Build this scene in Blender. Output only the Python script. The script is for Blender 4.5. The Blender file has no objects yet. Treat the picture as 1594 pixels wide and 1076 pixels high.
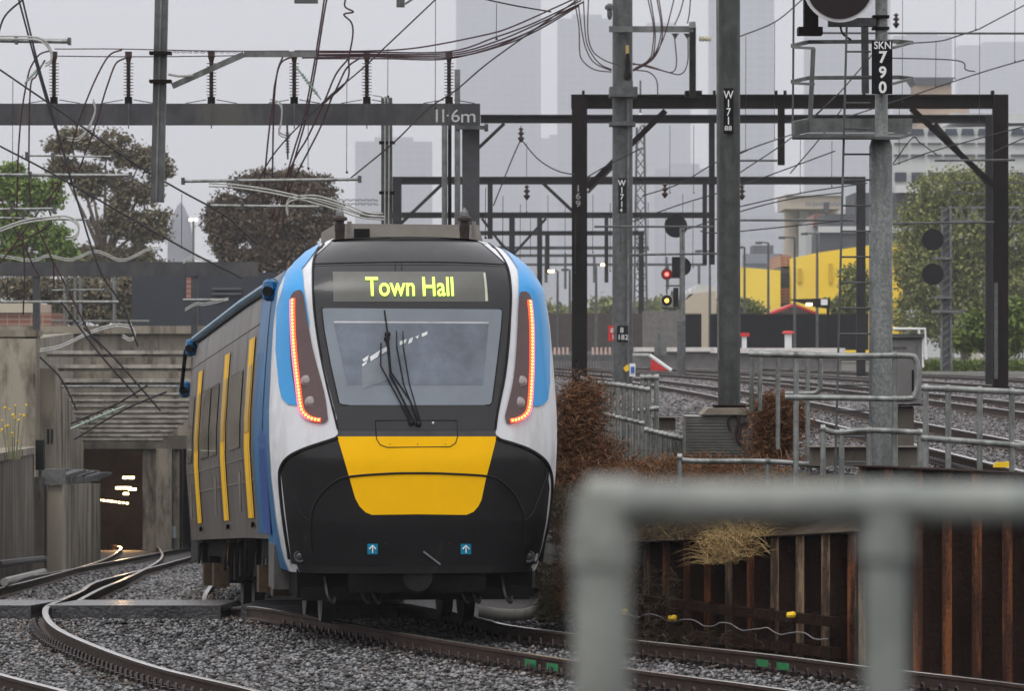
import bpy, math, random, bmesh
import numpy as np
from mathutils import Vector, Matrix
from mathutils.geometry import delaunay_2d_cdt
random.seed(7); rng = np.random.default_rng(7)
sc = bpy.context.scene
col = sc.collection
# ------------------------------------------------------------------ camera
F, CX, CY, ZC = 8000.0, 797.0, 538.0, 3.15       # focal length in pixels of a 1594 px wide picture
cam_d = bpy.data.cameras.new('camera'); cam = bpy.data.objects.new('camera', cam_d); col.objects.link(cam)
cam.location = (0, 0, ZC); cam.rotation_euler = (math.radians(90), 0, 0)
cam_d.sensor_width = 36; cam_d.lens = 36 * F / 1594
cam_d.clip_start = 0.5; cam_d.clip_end = 16000
cam_d.dof.use_dof = True; cam_d.dof.focus_distance = 57; cam_d.dof.aperture_fstop = 9.5
sc.camera = cam
# ------------------------------------------------------------------ sky, sun, exposure
SUN_EL, SUN_ROT = math.radians(64), math.radians(205)
w = bpy.data.worlds.new('World'); sc.world = w; w.use_nodes = True
nt = w.node_tree; nt.nodes.clear()
out = nt.nodes.new('ShaderNodeOutputWorld'); bg = nt.nodes.new('ShaderNodeBackground')
sky = nt.nodes.new('ShaderNodeTexSky'); sky.sky_type = 'NISHITA'; sky.sun_disc = False
sky.sun_elevation = SUN_EL; sky.sun_rotation = SUN_ROT; sky.air_density = 1.0; sky.dust_density = 4.0
hs = nt.nodes.new('ShaderNodeHueSaturation'); hs.inputs['Saturation'].default_value = 0.10
mx = nt.nodes.new('ShaderNodeMixRGB'); mx.inputs[0].default_value = 0.72; mx.inputs[2].default_value = (6.95, 6.9, 7.1, 1)
nt.links.new(sky.outputs[0], hs.inputs['Color']); nt.links.new(hs.outputs[0], mx.inputs[1])
nt.links.new(mx.outputs[0], bg.inputs[0]); bg.inputs[1].default_value = 0.148
nt.links.new(bg.outputs[0], out.inputs[0])
sd = bpy.data.lights.new('sun', 'SUN'); sd.energy = 1.0; sd.angle = math.radians(30); sd.color = (1, .97, .93)
so = bpy.data.objects.new('sun', sd); col.objects.link(so)
sdir = Vector((math.sin(SUN_ROT) * math.cos(SUN_EL), math.cos(SUN_ROT) * math.cos(SUN_EL), math.sin(SUN_EL)))
so.rotation_euler = sdir.to_track_quat('Z', 'Y').to_euler()
sc.view_settings.view_transform = 'Standard'; sc.view_settings.look = 'None'
sc.view_settings.exposure = 0.40; sc.view_settings.gamma = 1
sc.render.film_transparent = False

# ------------------------------------------------------------------ helpers
def P(px, py, Y): return Vector(((px - CX) / F * Y, Y, ZC - (py - CY) / F * Y))
def K(Y): return Y / F                      # metres per photo pixel at depth Y
MATS = {}
def M(name, c=(.5, .5, .5), rough=.6, metal=0., var=.25, scale=3., bump=0., spec=.3, streak=0., sc2=None, emit=None, es=1., coat=0., c2=None, island=False, stain=None):
    if name in MATS: return MATS[name]
    m = bpy.data.materials.new(name); m.use_nodes = True; n = m.node_tree; b = n.nodes['Principled BSDF']
    b.inputs['Roughness'].default_value = rough; b.inputs['Metallic'].default_value = metal
    b.inputs['Specular IOR Level'].default_value = spec; b.inputs['Coat Weight'].default_value = coat
    if emit:
        b.inputs['Base Color'].default_value = (*c, 1)
        b.inputs['Emission Color'].default_value = (*emit, 1); b.inputs['Emission Strength'].default_value = es
        MATS[name] = m; return m
    tc = n.nodes.new('ShaderNodeTexCoord')
    nz = n.nodes.new('ShaderNodeTexNoise'); nz.inputs['Scale'].default_value = scale; nz.inputs['Detail'].default_value = 6; nz.inputs['Roughness'].default_value = .62
    mp = n.nodes.new('ShaderNodeMapping'); n.links.new(tc.outputs['Object'], mp.inputs[0]); n.links.new(mp.outputs[0], nz.inputs[0])
    if streak: mp.inputs['Scale'].default_value = (1, 1, streak)
    cr = n.nodes.new('ShaderNodeValToRGB'); e = cr.color_ramp.elements
    lo = [x * (1 - var) for x in c]; hi = [min(1, x * (1 + var)) for x in c] if c2 is None else list(c2)
    e[0].position = .34; e[0].color = (*lo, 1); e[1].position = .68; e[1].color = (*hi, 1)
    src = nz.outputs[0]
    if island:
        g = n.nodes.new('ShaderNodeNewGeometry'); src = g.outputs['Random Per Island']; e[0].position = 0; e[1].position = 1
    n.links.new(src, cr.inputs[0]); colr = cr.outputs[0]
    if stain:                                  # second, coarser layer: dirt / rust patches with shapes of their own
        n2 = n.nodes.new('ShaderNodeTexNoise'); n2.inputs['Scale'].default_value = sc2 or scale * .3; n2.inputs['Detail'].default_value = 8; n2.inputs['Roughness'].default_value = .7
        mp2 = n.nodes.new('ShaderNodeMapping'); n.links.new(tc.outputs['Object'], mp2.inputs[0]); n.links.new(mp2.outputs[0], n2.inputs[0])
        mp2.inputs['Scale'].default_value = (1, 1, .25)
        r2 = n.nodes.new('ShaderNodeValToRGB'); r2.color_ramp.elements[0].position = .48; r2.color_ramp.elements[1].position = .62
        n.links.new(n2.outputs[0], r2.inputs[0])
        mm = n.nodes.new('ShaderNodeMixRGB'); n.links.new(r2.outputs[0], mm.inputs[0]); n.links.new(colr, mm.inputs[1]); mm.inputs[2].default_value = (*stain, 1)
        colr = mm.outputs[0]
    n.links.new(colr, b.inputs['Base Color'])
    if bump:
        bp = n.nodes.new('ShaderNodeBump'); bp.inputs['Strength'].default_value = bump; bp.inputs['Distance'].default_value = .05
        n3 = n.nodes.new('ShaderNodeTexNoise'); n3.inputs['Scale'].default_value = scale * 4; n3.inputs['Detail'].default_value = 5
        n.links.new(tc.outputs['Object'], n3.inputs[0]); n.links.new(n3.outputs[0], bp.inputs['Height']); n.links.new(bp.outputs[0], b.inputs['Normal'])
    MATS[name] = m; return m
galv = M('galvanised_steel', (.17, .175, .17), .5, .35, .3, 6, .1, stain=(.10, .105, .10), sc2=2.5)
galvd = M('dull_galvanised_steel', (.105, .108, .11), .55, .3, .3, 6, .1, stain=(.07, .07, .07), sc2=2)
beamg = M('grey_painted_beam', (.055, .056, .062), .6, 0, .2, 4, .05, stain=(.09, .085, .08), sc2=1.2)
blackst = M('dark_rusty_steel', (.010, .008, .0075), .6, .1, .35, 3, .1, stain=(.016, .010, .008), sc2=1.5, spec=.08)
pipem = M('handrail_pipe', (.25, .26, .25), .38, .4, .3, 9, .1, stain=(.12, .13, .12), sc2=4)
conc = M('weathered_concrete', (.27, .24, .19), .85, 0, .3, .45, .3, streak=.35, stain=(.07, .056, .04), sc2=1.0)
concd = M('dark_wet_concrete', (.15, .13, .105), .7, 0, .35, .6, .3, stain=(.06, .05, .04), sc2=.9)
rustrail = M('rusty_rail_side', (.045, .026, .019), .7, .2, .35, 9, .2)
railtop = M('polished_rail_head', (.62, .60, .58), .22, .9, .12, 6)
copper = M('oxidised_copper_cable', (.055, .026, .027), .5, .3, .3, 20)
wirem = M('dark_wire', (.035, .033, .036), .5, .4, .2, 20)
palec = M('pale_grey_cable', (.38, .38, .36), .5, 0, .2, 8)
porc = M('brown_insulator_porcelain', (.045, .026, .022), .3, 0, .2, 10)
blk = M('black_paint', (.012, .012, .013), .45, 0, .2, 10, spec=.08)
whitep = M('white_paint', (.75, .75, .75), .5, 0, .05, 10)
yellowm = M('yellow_paint', (.80, .52, .02), .5, 0, .1, 8)
redm = M('red_paint', (.55, .03, .03), .5, 0, .15, 8)
PROPS = ('label', 'category', 'group', 'kind')
def tag(o, label=None, cat=None, group=None, kind=None):
    for k, v in zip(PROPS, (label, cat, group, kind)):
        if v: o[k] = v
    return o
def thing(name, label, cat, loc, group=None):
    o = bpy.data.objects.new(name, None); o.empty_display_size = .2; col.objects.link(o)
    o.location = loc; o['woff'] = [float(x) for x in loc]
    return tag(o, label, cat, group)
class MB:
    def __init__(s): s.v = []; s.f = []; s.n = 0
    def add(s, vs, fs):
        s.v += [tuple(v) for v in vs]; s.f += [tuple(i + s.n for i in f) for f in fs]; s.n = len(s.v); return s
    def box(s, a, b):
        (x0, y0, z0), (x1, y1, z1) = a, b
        vs = [(x0, y0, z0), (x1, y0, z0), (x1, y1, z0), (x0, y1, z0), (x0, y0, z1), (x1, y0, z1), (x1, y1, z1), (x0, y1, z1)]
        return s.add(vs, [(0, 3, 2, 1), (4, 5, 6, 7), (0, 1, 5, 4), (1, 2, 6, 5), (2, 3, 7, 6), (3, 0, 4, 7)])
    def beam(s, p, q, w, h, up=(0, 0, 1)):
        p = Vector(p); q = Vector(q); d = (q - p).normalized(); u = Vector(up)
        if abs(d.dot(u)) > .95: u = Vector((0, 1, 0))
        r = d.cross(u).normalized() * w / 2; t = r.cross(d).normalized() * h / 2
        vs = [p - r - t, p + r - t, p + r + t, p - r + t, q - r - t, q + r - t, q + r + t, q - r + t]
        return s.add(vs, [(0, 1, 2, 3), (7, 6, 5, 4), (0, 4, 5, 1), (1, 5, 6, 2), (2, 6, 7, 3), (3, 7, 4, 0)])
    def ibeam(s, p, q, w, h, up=(0, 0, 1), t=.04):
        p = Vector(p); q = Vector(q); d = (q - p).normalized(); u = Vector(up)
        r = d.cross(u).normalized(); n = r.cross(d).normalized() * (h / 2 - t / 2)
        s.beam(p + n, q + n, w, t, up); s.beam(p - n, q - n, w, t, up); s.beam(p, q, t, h - 2 * t - .002, up); return s
    def tube(s, pts, r, n=8, cap=True):
        pts = [Vector(p) for p in pts]; m = len(pts); rs = r if hasattr(r, '__len__') else [r] * m
        base = s.n; vs = []; ref = None
        for i in range(m):
            d = (pts[min(i + 1, m - 1)] - pts[max(i - 1, 0)]).normalized()
            if ref is None: ref = Vector((0, 1, 0)) if abs(d.y) < .9 else Vector((0, 0, 1))
            a = d.cross(ref)
            if a.length < 1e-4: a = d.cross(Vector((1, 0, 0)))
            a.normalize(); b = d.cross(a).normalized(); ref = a.cross(d).normalized()
            for k in range(n):
                t = 2 * math.pi * k / n; vs.append(pts[i] + (a * math.cos(t) + b * math.sin(t)) * rs[i])
        fs = [(i * n + k, i * n + (k + 1) % n, (i + 1) * n + (k + 1) % n, (i + 1) * n + k) for i in range(m - 1) for k in range(n)]
        if cap: fs += [tuple(range(n))[::-1], tuple((m - 1) * n + k for k in range(n))]
        return s.add(vs, fs)
    def lathe(s, o, prof, n=14, axis=(0, 0, 1)):
        o = Vector(o); ax = Vector(axis).normalized(); a = ax.orthogonal().normalized(); b = ax.cross(a); m = len(prof); vs = []
        for (r, h) in prof:
            for k in range(n):
                t = 2 * math.pi * k / n; vs.append(o + ax * h + (a * math.cos(t) + b * math.sin(t)) * max(r, 1e-4))
        fs = [(i * n + k, i * n + (k + 1) % n, (i + 1) * n + (k + 1) % n, (i + 1) * n + k) for i in range(m - 1) for k in range(n)]
        fs += [tuple(range(n))[::-1], tuple((m - 1) * n + k for k in range(n))]
        return s.add(vs, fs)
    def prism(s, poly, d):                      # poly: planar world points, d: extrusion vector
        d = Vector(d); n = len(poly); vs = [Vector(p) for p in poly] + [Vector(p) + d for p in poly]
        fs = [tuple(range(n)), tuple(range(2 * n - 1, n - 1, -1))] + [(i, i + n, (i + 1) % n + n, (i + 1) % n) for i in range(n)]
        return s.add(vs, fs)
    def ball(s, c, r, n=8):
        return s.lathe(c, [(r * math.sin(math.pi * i / n), -r * math.cos(math.pi * i / n)) for i in range(n + 1)], n * 2)
    def build(s, name, mat, parent=None, smooth=False, label=None, **kw):
        off = Vector(parent['woff']) if parent is not None else Vector((0, 0, 0))
        me = bpy.data.meshes.new(name)
        me.from_pydata([tuple(Vector(v) - off) for v in s.v], [], s.f)
        me.materials.append(mat)
        if smooth:
            me.polygons.foreach_set('use_smooth', [True] * len(me.polygons)); 
            try: me.set_sharp_from_angle(angle=math.radians(38))
            except Exception: pass
        bm = bmesh.new(); bm.from_mesh(me); bmesh.ops.recalc_face_normals(bm, faces=bm.faces); bm.to_mesh(me); bm.free()
        o = bpy.data.objects.new(name, me); col.objects.link(o)
        if parent is not None: o.parent = parent
        o['woff'] = [float(x) for x in off]
        if label: o['label'] = label
        return tag(o, **kw) if kw else o
def top(mb, name, mat, label, cat, group=None, smooth=False, kind=None):
    o = mb.build(name, mat, None, smooth); return tag(o, label, cat, group, kind)
def rawmesh(name, V, Fc, mat, parent=None):
    off = np.array(parent['woff']) if parent is not None else np.zeros(3)
    V = V - off; me = bpy.data.meshes.new(name); k = Fc.shape[1]
    me.vertices.add(len(V)); me.vertices.foreach_set('co', V.astype(np.float32).ravel())
    me.loops.add(Fc.size); me.loops.foreach_set('vertex_index', Fc.astype(np.int32).ravel())
    me.polygons.add(len(Fc)); me.polygons.foreach_set('loop_start', np.arange(0, Fc.size, k, dtype=np.int32))
    me.polygons.foreach_set('loop_total', np.full(len(Fc), k, dtype=np.int32)); me.update(calc_edges=True); me.validate()
    me.materials.append(mat); o = bpy.data.objects.new(name, me); col.objects.link(o)
    if parent is not None: o.parent = parent
    o['woff'] = [float(x) for x in off]; return o
def smoothpts(pts, k=6):                       # Catmull-Rom
    pts = [Vector(p) for p in pts]
    if len(pts) < 3: return pts
    q = [pts[0] * 2 - pts[1]] + pts + [pts[-1] * 2 - pts[-2]]; o = []
    for i in range(1, len(q) - 2):
        for j in range(k):
            t = j / k; a, b, c, d = q[i - 1:i + 3]
            o.append(.5 * ((2 * b) + (c - a) * t + (2 * a - 5 * b + 4 * c - d) * t * t + (3 * b - a - 3 * c + d) * t ** 3))
    return o + [pts[-1]]
def text_mesh(name, s, origin, right, up, h, mat, parent, wscale=1., bold=0., center=True, thick=0.002, **kw):
    cu = bpy.data.curves.new('t', 'FONT'); cu.body = s; cu.size = 1; cu.offset = bold; cu.align_x = 'CENTER' if center else 'LEFT'; cu.resolution_u = 3
    to = bpy.data.objects.new('t', cu); col.objects.link(to); bpy.context.view_layer.update()
    me = bpy.data.meshes.new_from_object(to.evaluated_get(bpy.context.evaluated_depsgraph_get()))
    bpy.data.objects.remove(to); vs = [v.co.copy() for v in me.vertices]; fs = [tuple(p.vertices) for p in me.polygons]
    ymin = min(v.y for v in vs); ymax = max(v.y for v in vs); k = h / (ymax - ymin)
    R = Vector(right).normalized(); U = Vector(up).normalized(); N = R.cross(U)
    b = MB(); b.add([Vector(origin) + R * v.x * k * wscale + U * (v.y - ymin) * k + N * thick for v in vs], fs)
    bpy.data.meshes.remove(me); return b.build(name, mat, parent, **kw)
def stacktext(chars, px, py0, Y, hpx, pitch, mat, parent, wscale=1., bold=.01):
    for i, c in enumerate(chars):
        text_mesh('lettering', c, P(px, py0 + i * pitch + hpx, Y - .012), (1, 0, 0), (0, 0, 1), hpx * K(Y), mat, parent, wscale, bold)
ORD = ['first', 'second', 'third', 'fourth', 'fifth', 'sixth', 'seventh', 'eighth', 'ninth', 'tenth', 'eleventh', 'twelfth', 'thirteenth', 'fourteenth', 'fifteenth', 'sixteenth', 'seventeenth', 'eighteenth', 'nineteenth', 'twentieth', 'twenty-first', 'twenty-second', 'twenty-third', 'twenty-fourth']

# ------------------------------------------------------------------ ground
def zlow(y): return 0. if y < 60 else (-.035 * (y - 60) if y > 66 else -.035 * (y - 60) ** 2 / 12)
def zlowf(y): return -.035 * max(0, y - 62)
RT = .17
ballast_low = M('wet_ballast', (.035, .032, .034), .6, 0, .45, 14, .9, c2=(.09, .083, .085))
earth = M('dark_earth', (.035, .028, .02), .9, 0, .4, 2, .6)
V = []; Fs = []
ys = list(np.linspace(6, 240, 118))
for y in ys:
    for x in (-40, -12, -7, -4.4, -3, 0, 3, 8): V.append((x, y, zlowf(y) - .20 - (.05 if -4.6 < x < -4 else 0)))
nx = 8; Fs = [(i * nx + j, i * nx + j + 1, (i + 1) * nx + j + 1, (i + 1) * nx + j) for i in range(len(ys) - 1) for j in range(nx - 1)]
b = MB().add(V, Fs); b.add([(-300, -380, -.2), (300, -380, -.2), (300, 6, -.2), (-300, 6, -.2), (8, 6, -.2), (300, 46, -.2), (8, 46, -.2), (-40, 6, -.2), (-40, 118, -2.1), (-300, 118, -.2)], [(0, 1, 2, 3), (4, 2, 5, 6), (3, 7, 8, 9)]); top(b, 'lower_track_bed', ballast_low, None, None, kind='structure')
WT = [(6.6, 46.3, 1.9), (5.0, 49.8, 1.9), (3.6, 52.9, 1.9), (3.55, 53.0, 1.22), (2.6, 55.2, 1.08), (1.7, 57.6, .95), (1.0, 59.6, .85), (.75, 62, .8), (.7, 66, .8), (.5, 75, .8), (-1.0, 90, .6), (-4.0, 120, .2), (-13.6, 232, 1)]
ED = [(6.6, 46.3), (5.0, 49.8), (3.6, 52.9), (4.4, 54.6), (4.2, 57), (3.5, 60), (2.9, 64), (2.5, 68), (2.0, 74), (1.3, 84), (.2, 98), (-3.5, 124), (-13.2, 236)]
yardm = M('yard_ballast', (.045, .04, .041), .8, 0, .5, 12, .9, c2=(.12, .11, .11))
V = []; Fs = []
ZY = 1.66
for i, (x, y) in enumerate(ED):
    V.append((x, y, ZY))
    for xr in (12, 30, 90): V.append((xr, y + (xr - x) * 0, ZY))
Fs = [(i * 4 + j, i * 4 + j + 1, i * 4 + 5 + j, i * 4 + 4 + j) for i in range(len(ED) - 1) for j in range(3)]
top(MB().add(V, Fs), 'yard_track_bed', yardm, None, None, kind='structure')
grassg = M('rough_grass_ground', (.07, .075, .03), .95, 0, .4, .5, .6)
farm = M('far_city_ground', (.09, .09, .075), .95, 0, .3, .02)
b = MB().add([(-13.2, 236, ZY), (90, 236, ZY), (90, 46, ZY), (900, 46, ZY), (1500, 9300, ZY), (-13.2, 9300, ZY)], [(0, 1, 4, 5), (1, 2, 3, 4)])
b.add([(-1650, -390, -9.3), (1650, -390, -9.3), (1650, 9400, -9.3), (-1650, 9400, -9.3)], [(0, 1, 2, 3)])
top(b, 'ground', farm, None, None, kind='structure')
b = MB().add([(-13.2, 236, 3.75), (-13.2, 9300, 3.75), (-1500, 9300, 3.75), (-300, 100, 3.75), (-13, 118.4, 3.3), (-20.5, 236, 3.75), (-13.2, 236, 1.6), (-13.2, 9300, 1.6)],
             [(0, 1, 2, 5), (5, 2, 3, 4), (0, 6, 7, 1)])
top(b, 'upper_ground', grassg, None, None, kind='structure')
bankm = M('dry_grass_bank', (.045, .032, .018), .95, 0, .5, 3, .8)
b = MB(); n = len(WT)
b.add([(x + (.1), y + .05, z) for x, y, z in WT[3:]] + [(x, y, ZY + .004) for x, y in ED[3:]], [(i, i + 1, i + 1 + n - 3, i + n - 3) for i in range(n - 4)])
top(b, 'embankment', bankm, None, None, kind='structure')
# unseen dark ridge added behind the camera to cut horizon light
rg = random.Random(11); b = MB(); rv = []; nR = 60
for i in range(nR + 1):
    a_ = math.radians(95 + 170 * i / nR * 1.0 + 0); rr_ = 95
    cxr, cyr = rr_ * math.cos(a_ + math.radians(0)), rr_ * math.sin(a_)
    x_ = rr_ * 1.9 * (i / nR - .5) * 2; y_ = -75 + .0035 * x_ * x_ * .6
    h_ = 24 + rg.uniform(-3, 4); rv += [(x_, y_, -.3), (x_, y_ - 14, h_ * .7), (x_, y_ - 30, h_)]
b.add(rv, [(i * 3 + k, i * 3 + 3 + k, i * 3 + 4 + k, i * 3 + 1 + k) for i in range(nR) for k in range(2)])
top(b, 'wooded_hill', M('wooded_slope', (.03, .035, .02), .95, 0, .5, .4, spec=.05), None, None, kind='structure')
def stones(name, region, N, smin, smax, mat, zf, flat=.62):
    base = np.array([(1, 0, 0), (-1, 0, 0), (0, 1, 0), (0, -1, 0), (0, 0, 1), (0, 0, -1), (.6, .6, .5), (-.6, .5, .5), (.5, -.7, .4), (-.6, -.6, .3)], float)
    # convex-ish rock: octahedron with jitter
    oc = base[:6]; fc = np.array([(0, 2, 4), (2, 1, 4), (1, 3, 4), (3, 0, 4), (2, 0, 5), (1, 2, 5), (3, 1, 5), (0, 3, 5)])
    pts = region(N); N = len(pts)
    s = rng.uniform(smin, smax, (N, 1, 1)); j = rng.uniform(.6, 1.3, (N, 6, 1)); Vv = oc[None] * j * s * .5
    Vv += rng.normal(0, .12, Vv.shape) * s * .5
    a = rng.uniform(0, 6.28, N); tx = rng.uniform(-.9, .9, N)
    ca, sa = np.cos(a), np.sin(a); ct, st = np.cos(tx), np.sin(tx)
    y2 = Vv[:, :, 1] * ct[:, None] - Vv[:, :, 2] * st[:, None]; z2 = Vv[:, :, 1] * st[:, None] + Vv[:, :, 2] * ct[:, None]
    x3 = Vv[:, :, 0] * ca[:, None] - y2 * sa[:, None]; y3 = Vv[:, :, 0] * sa[:, None] + y2 * ca[:, None]
    Vv = np.stack([x3, y3, z2 * flat], 2)
    Vv[:, :, 0] += pts[:, 0:1]; Vv[:, :, 1] += pts[:, 1:2]; Vv[:, :, 2] += (zf(pts) + rng.uniform(-.01, .02, N))[:, None]
    Fc = (fc[None] + (np.arange(N) * 6)[:, None, None]).reshape(-1, 3)
    o = rawmesh(name, Vv.reshape(-1, 3), Fc, mat); return tag(o, kind='stuff')
stone_m = M('bluestone_ballast', (.016, .016, .018), .45, 0, .3, 5, island=True, c2=(.26, .255, .26))
def reg_low(N):
    y = rng.uniform(44, 64.5, N); x = (rng.uniform(-110, 1640, N) - CX) / F * y
    xr = np.interp(y, [46, 50, 53, 58, 64], [6, 4.4, 3.3, 1.2, .4]); k = (x < xr)
    return np.stack([x[k], y[k]], 1)
o = stones('ballast_stones', reg_low, 36000, .035, .085, stone_m, lambda p: np.full(len(p), -.185) - .035 * np.maximum(0, p[:, 1] - 62))
tag(o, 'loose wet bluestone gravel around the lower curved tracks', 'gravel')
def reg_far(N):
    y = rng.uniform(64.5, 150, N); x = (rng.uniform(-40, 420, N) - CX) / F * y; k = x > np.interp(y, [64, 113, 178], [-9.5, -10.2, -14.4])
    return np.stack([x[k], y[k]], 1)
o = stones('ballast_stones', reg_far, 14000, .06, .13, stone_m, lambda p: -.185 - .035 * np.maximum(0, p[:, 1] - 62))
tag(o, 'loose wet gravel between the far rails leading to the tunnel', 'gravel')
yst = M('yard_ballast_stones', (.03, .027, .028), .55, 0, .3, 5, island=True, c2=(.22, .205, .205))
EDx = [e[0] for e in ED]; EDy = [e[1] for e in ED]
def reg_y(N):
    y = 47 + 75 * rng.uniform(0, 1, N) ** 1.4; x = (rng.uniform(1000, 1640, N) - CX) / F * y; k = x > np.interp(y, EDy, EDx) + .1
    return np.stack([x[k], y[k]], 1)
def reg_yf(N):
    y = rng.uniform(118, 235, N); x = (rng.uniform(860, 1640, N) - CX) / F * y; k = x > np.interp(y, EDy, EDx) + .1
    return np.stack([x[k], y[k]], 1)
o = stones('yard_ballast_stones', reg_yf, 26000, .10, .20, yst, lambda p: np.full(len(p), ZY + .02)); tag(o, 'grey gravel of the farther yard tracks behind the tall masts', 'gravel')
o = stones('yard_ballast_stones', reg_y, 42000, .04, .10, yst, lambda p: np.full(len(p), ZY + .015))
tag(o, 'loose grey gravel between the raised yard tracks', 'gravel')

# ------------------------------------------------------------------ railway tracks
sleeper_m = M('concrete_sleeper', (.13, .125, .12), .8, 0, .25, 6, .3)
clip_m = M('rail_clip_steel', (.03, .022, .022), .45, .5, .3, 20)
def railprof(c, side, z, up):                     # rail cross-section corners at centre c
    pr = [(-.07, -.165), (.07, -.165), (.07, -.15), (.012, -.13), (.012, -.045), (.036, -.035), (.036, -.004), (.028, 0), (-.028, 0), (-.036, -.004), (-.036, -.035), (-.012, -.045), (-.012, -.13), (-.07, -.15)]
    return [c + side * a + Vector((0, 0, b)) for a, b in pr]
def rail(name, pts, parent):
    pts = smoothpts(pts, 8); V = []; n = 14; b = MB()
    for i, p in enumerate(pts):
        d = (pts[min(i + 1, len(pts) - 1)] - pts[max(i - 1, 0)]); d.z = 0; d.normalize(); s = Vector((d.y, -d.x, 0))
        V += railprof(p, s, 0, 0)
    fs = [(i * n + k, i * n + (k + 1) % n, (i + 1) * n + (k + 1) % n, (i + 1) * n + k) for i in range(len(pts) - 1) for k in range(n)]
    b.add(V, fs); o = b.build(name, rustrail, parent); o.data.materials.append(railtop)
    for p in o.data.polygons:
        if p.index < (len(pts) - 1) * n and p.index % n in (6, 7, 8): p.material_index = 1
    return o, pts
def track(label, A, B, sleepers=None, group='railway tracks', clips=96):
    t = thing('railway_track', label, 'track', A[0], group)
    ra, pa = rail('rail', A, t); rb, pb = rail('rail', B, t)
    if sleepers:
        y0, y1, st = sleepers; st /= 2; k = 0; nc = 0; y = y0
        def at(pts, y):
            for i in range(len(pts) - 1):
                a, c = pts[i], pts[i + 1]
                if (a.y - y) * (c.y - y) <= 0 and a.y != c.y: return a.lerp(c, (y - a.y) / (c.y - a.y)), (c - a).normalized()
            return None, None
        proto = None; cp = None
        while y <= y1:
            a, d = at(pa, y)
            if a is None: y += st; continue
            if d.y < 0: d = -d
            s = Vector((d.y, -d.x, 0)).normalized()
            q = a + s * 1.9
            bb, d2 = min(((p, 0) for p in pb), key=lambda e: (e[0] - q).length)
            c = a + s * .95; L = 1.35
            k += 1
            if k % 2: m = MB().beam(c - s * L + Vector((0, 0, -.262)), c + s * L + Vector((0, 0, -.262)), .23, .12); m.build('sleeper', sleeper_m, t)
            if nc < clips:
                m = MB()
                for base in (a, a + s * (q - a).length):
                    pass
                for base, pl in ((a, pa), (None, pb)):
                    if base is None:
                        # intersection of the sleeper axis with rail b
                        best = None
                        for i in range(len(pb) - 1):
                            u = pb[i] - a; v = pb[i + 1] - a; du = u.dot(Vector((d.x, d.y, 0)).normalized()); dv = v.dot(Vector((d.x, d.y, 0)).normalized())
                            if du * dv <= 0 and du != dv: best = pb[i].lerp(pb[i + 1], du / (du - dv)); break
                        if best is None: continue
                        base = best
                    for sg in (-1,):
                        m = MB(); o0 = base + Vector((0, 0, -.15)); dn = Vector((d.x, d.y, 0)).normalized()
                        arc = [o0 + s * sg * (.10 + .02 * (1 - math.cos(th))) + dn * (.07 * math.cos(th)) + Vector((0, 0, .065 * math.sin(th) - .005)) for th in np.linspace(-.3, 3.4, 9)]
                        m.tube(arc, .017, 6); m.beam(o0 + s * sg * .08, o0 + s * sg * .19, .10, .04)
                        m.build('rail_clip', clip_m, t); nc += 1
            y += st
    return t
def g0(px, py, dz=0):                              # point on the lower rail plane seen at this pixel
    q = (py - CY) / F; Y = (ZC - dz) / q
    if Y > 62: Y = (ZC - dz - .035 * 62) / (q - .035)
    return Vector(((px - CX) / F * Y, Y, zlowf(Y) + dz))
def gy(X, Y, c=True):
    s = -.00021 * max(0, Y - 112) ** 2 if c else 0
    return Vector((X + s, Y, 1.85))
Lr = [g0(1480, 1112), g0(1200, 1070), g0(970, 1040), g0(800, 1014), g0(700, 998), g0(600, 981), g0(500, 962), g0(400, 945)]
Lr += [Vector((-3.65, 66, zlowf(66) - .08)), Vector((-4.3, 73, zlowf(73) - .12)), Vector((-4.9, 82, zlowf(82) - .14)), Vector((-5.5, 96, zlowf(96))), Vector((-6.8, 125, zlowf(125)))]
Rr = [g0(2000, 1125), g0(1594, 1066), g0(1345, 1037), g0(1200, 1019), g0(975, 995), g0(800, 975)]
Rr += [Vector((-.55, 60.2, 0)), Vector((-1.5, 65, zlowf(65))), Vector((-2.5, 73, zlowf(73) - .12)), Vector((-3.2, 82, zlowf(82) - .14)), Vector((-3.8, 96, zlowf(96))), Vector((-5.1, 125, zlowf(125)))]
tr_main = track('lower curved railway track under the blue and yellow train', Lr, Rr, (47.2, 60.5, .56))
gm = M('green_marking_paint', (.02, .17, .06), .6, 0, .3, 20)
for r_, pts in (('left', Lr), ('right', Rr)):
    for (px, py) in (((828, 1034), (862, 1040)) if r_ == 'left' else ((1189, 1034), (1221, 1039))):
        c = g0(px, py - 14); d = Vector((.42, -.9, 0)).normalized(); s = Vector((-d.y * -1, -d.x, 0)).normalized(); s = Vector((-.9, -.42, 0)).normalized()
        c2 = c + s * .016 + Vector((0, 0, -.085)); m = MB().beam(c2 - d * .13, c2 + d * .13, .006, .07); m.build('green_mark', gm, tr_main)
A = [g0(560, 1120), g0(390, 1073), g0(250, 1040), g0(150, 1006), g0(85, 975), g0(66, 953), g0(80, 933), g0(150, 905), g0(215, 886), g0(270, 870)]
A = A[:5] + [Vector((-5.58, 61.5, 0))] + [Vector((x, y, zlowf(y))) for x, y in ((-5.95, 68), (-6.45, 77), (-7.25, 90), (-8.1, 112), (-9.6, 150), (-11.2, 190), (-12.8, 229), (-14.2, 262))]
Bq = []
for i, p in enumerate(A):
    a = A[max(i - 1, 0)]; c = A[min(i + 1, len(A) - 1)]; d = (c - a); d.z = 0; d.normalize(); Bq.append(p + Vector((-d.y, d.x, 0)) * 1.68)
track('lower railway track bending out of the tunnel along the left edge', Bq, A, (47.2, 61.5, .56))
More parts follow.
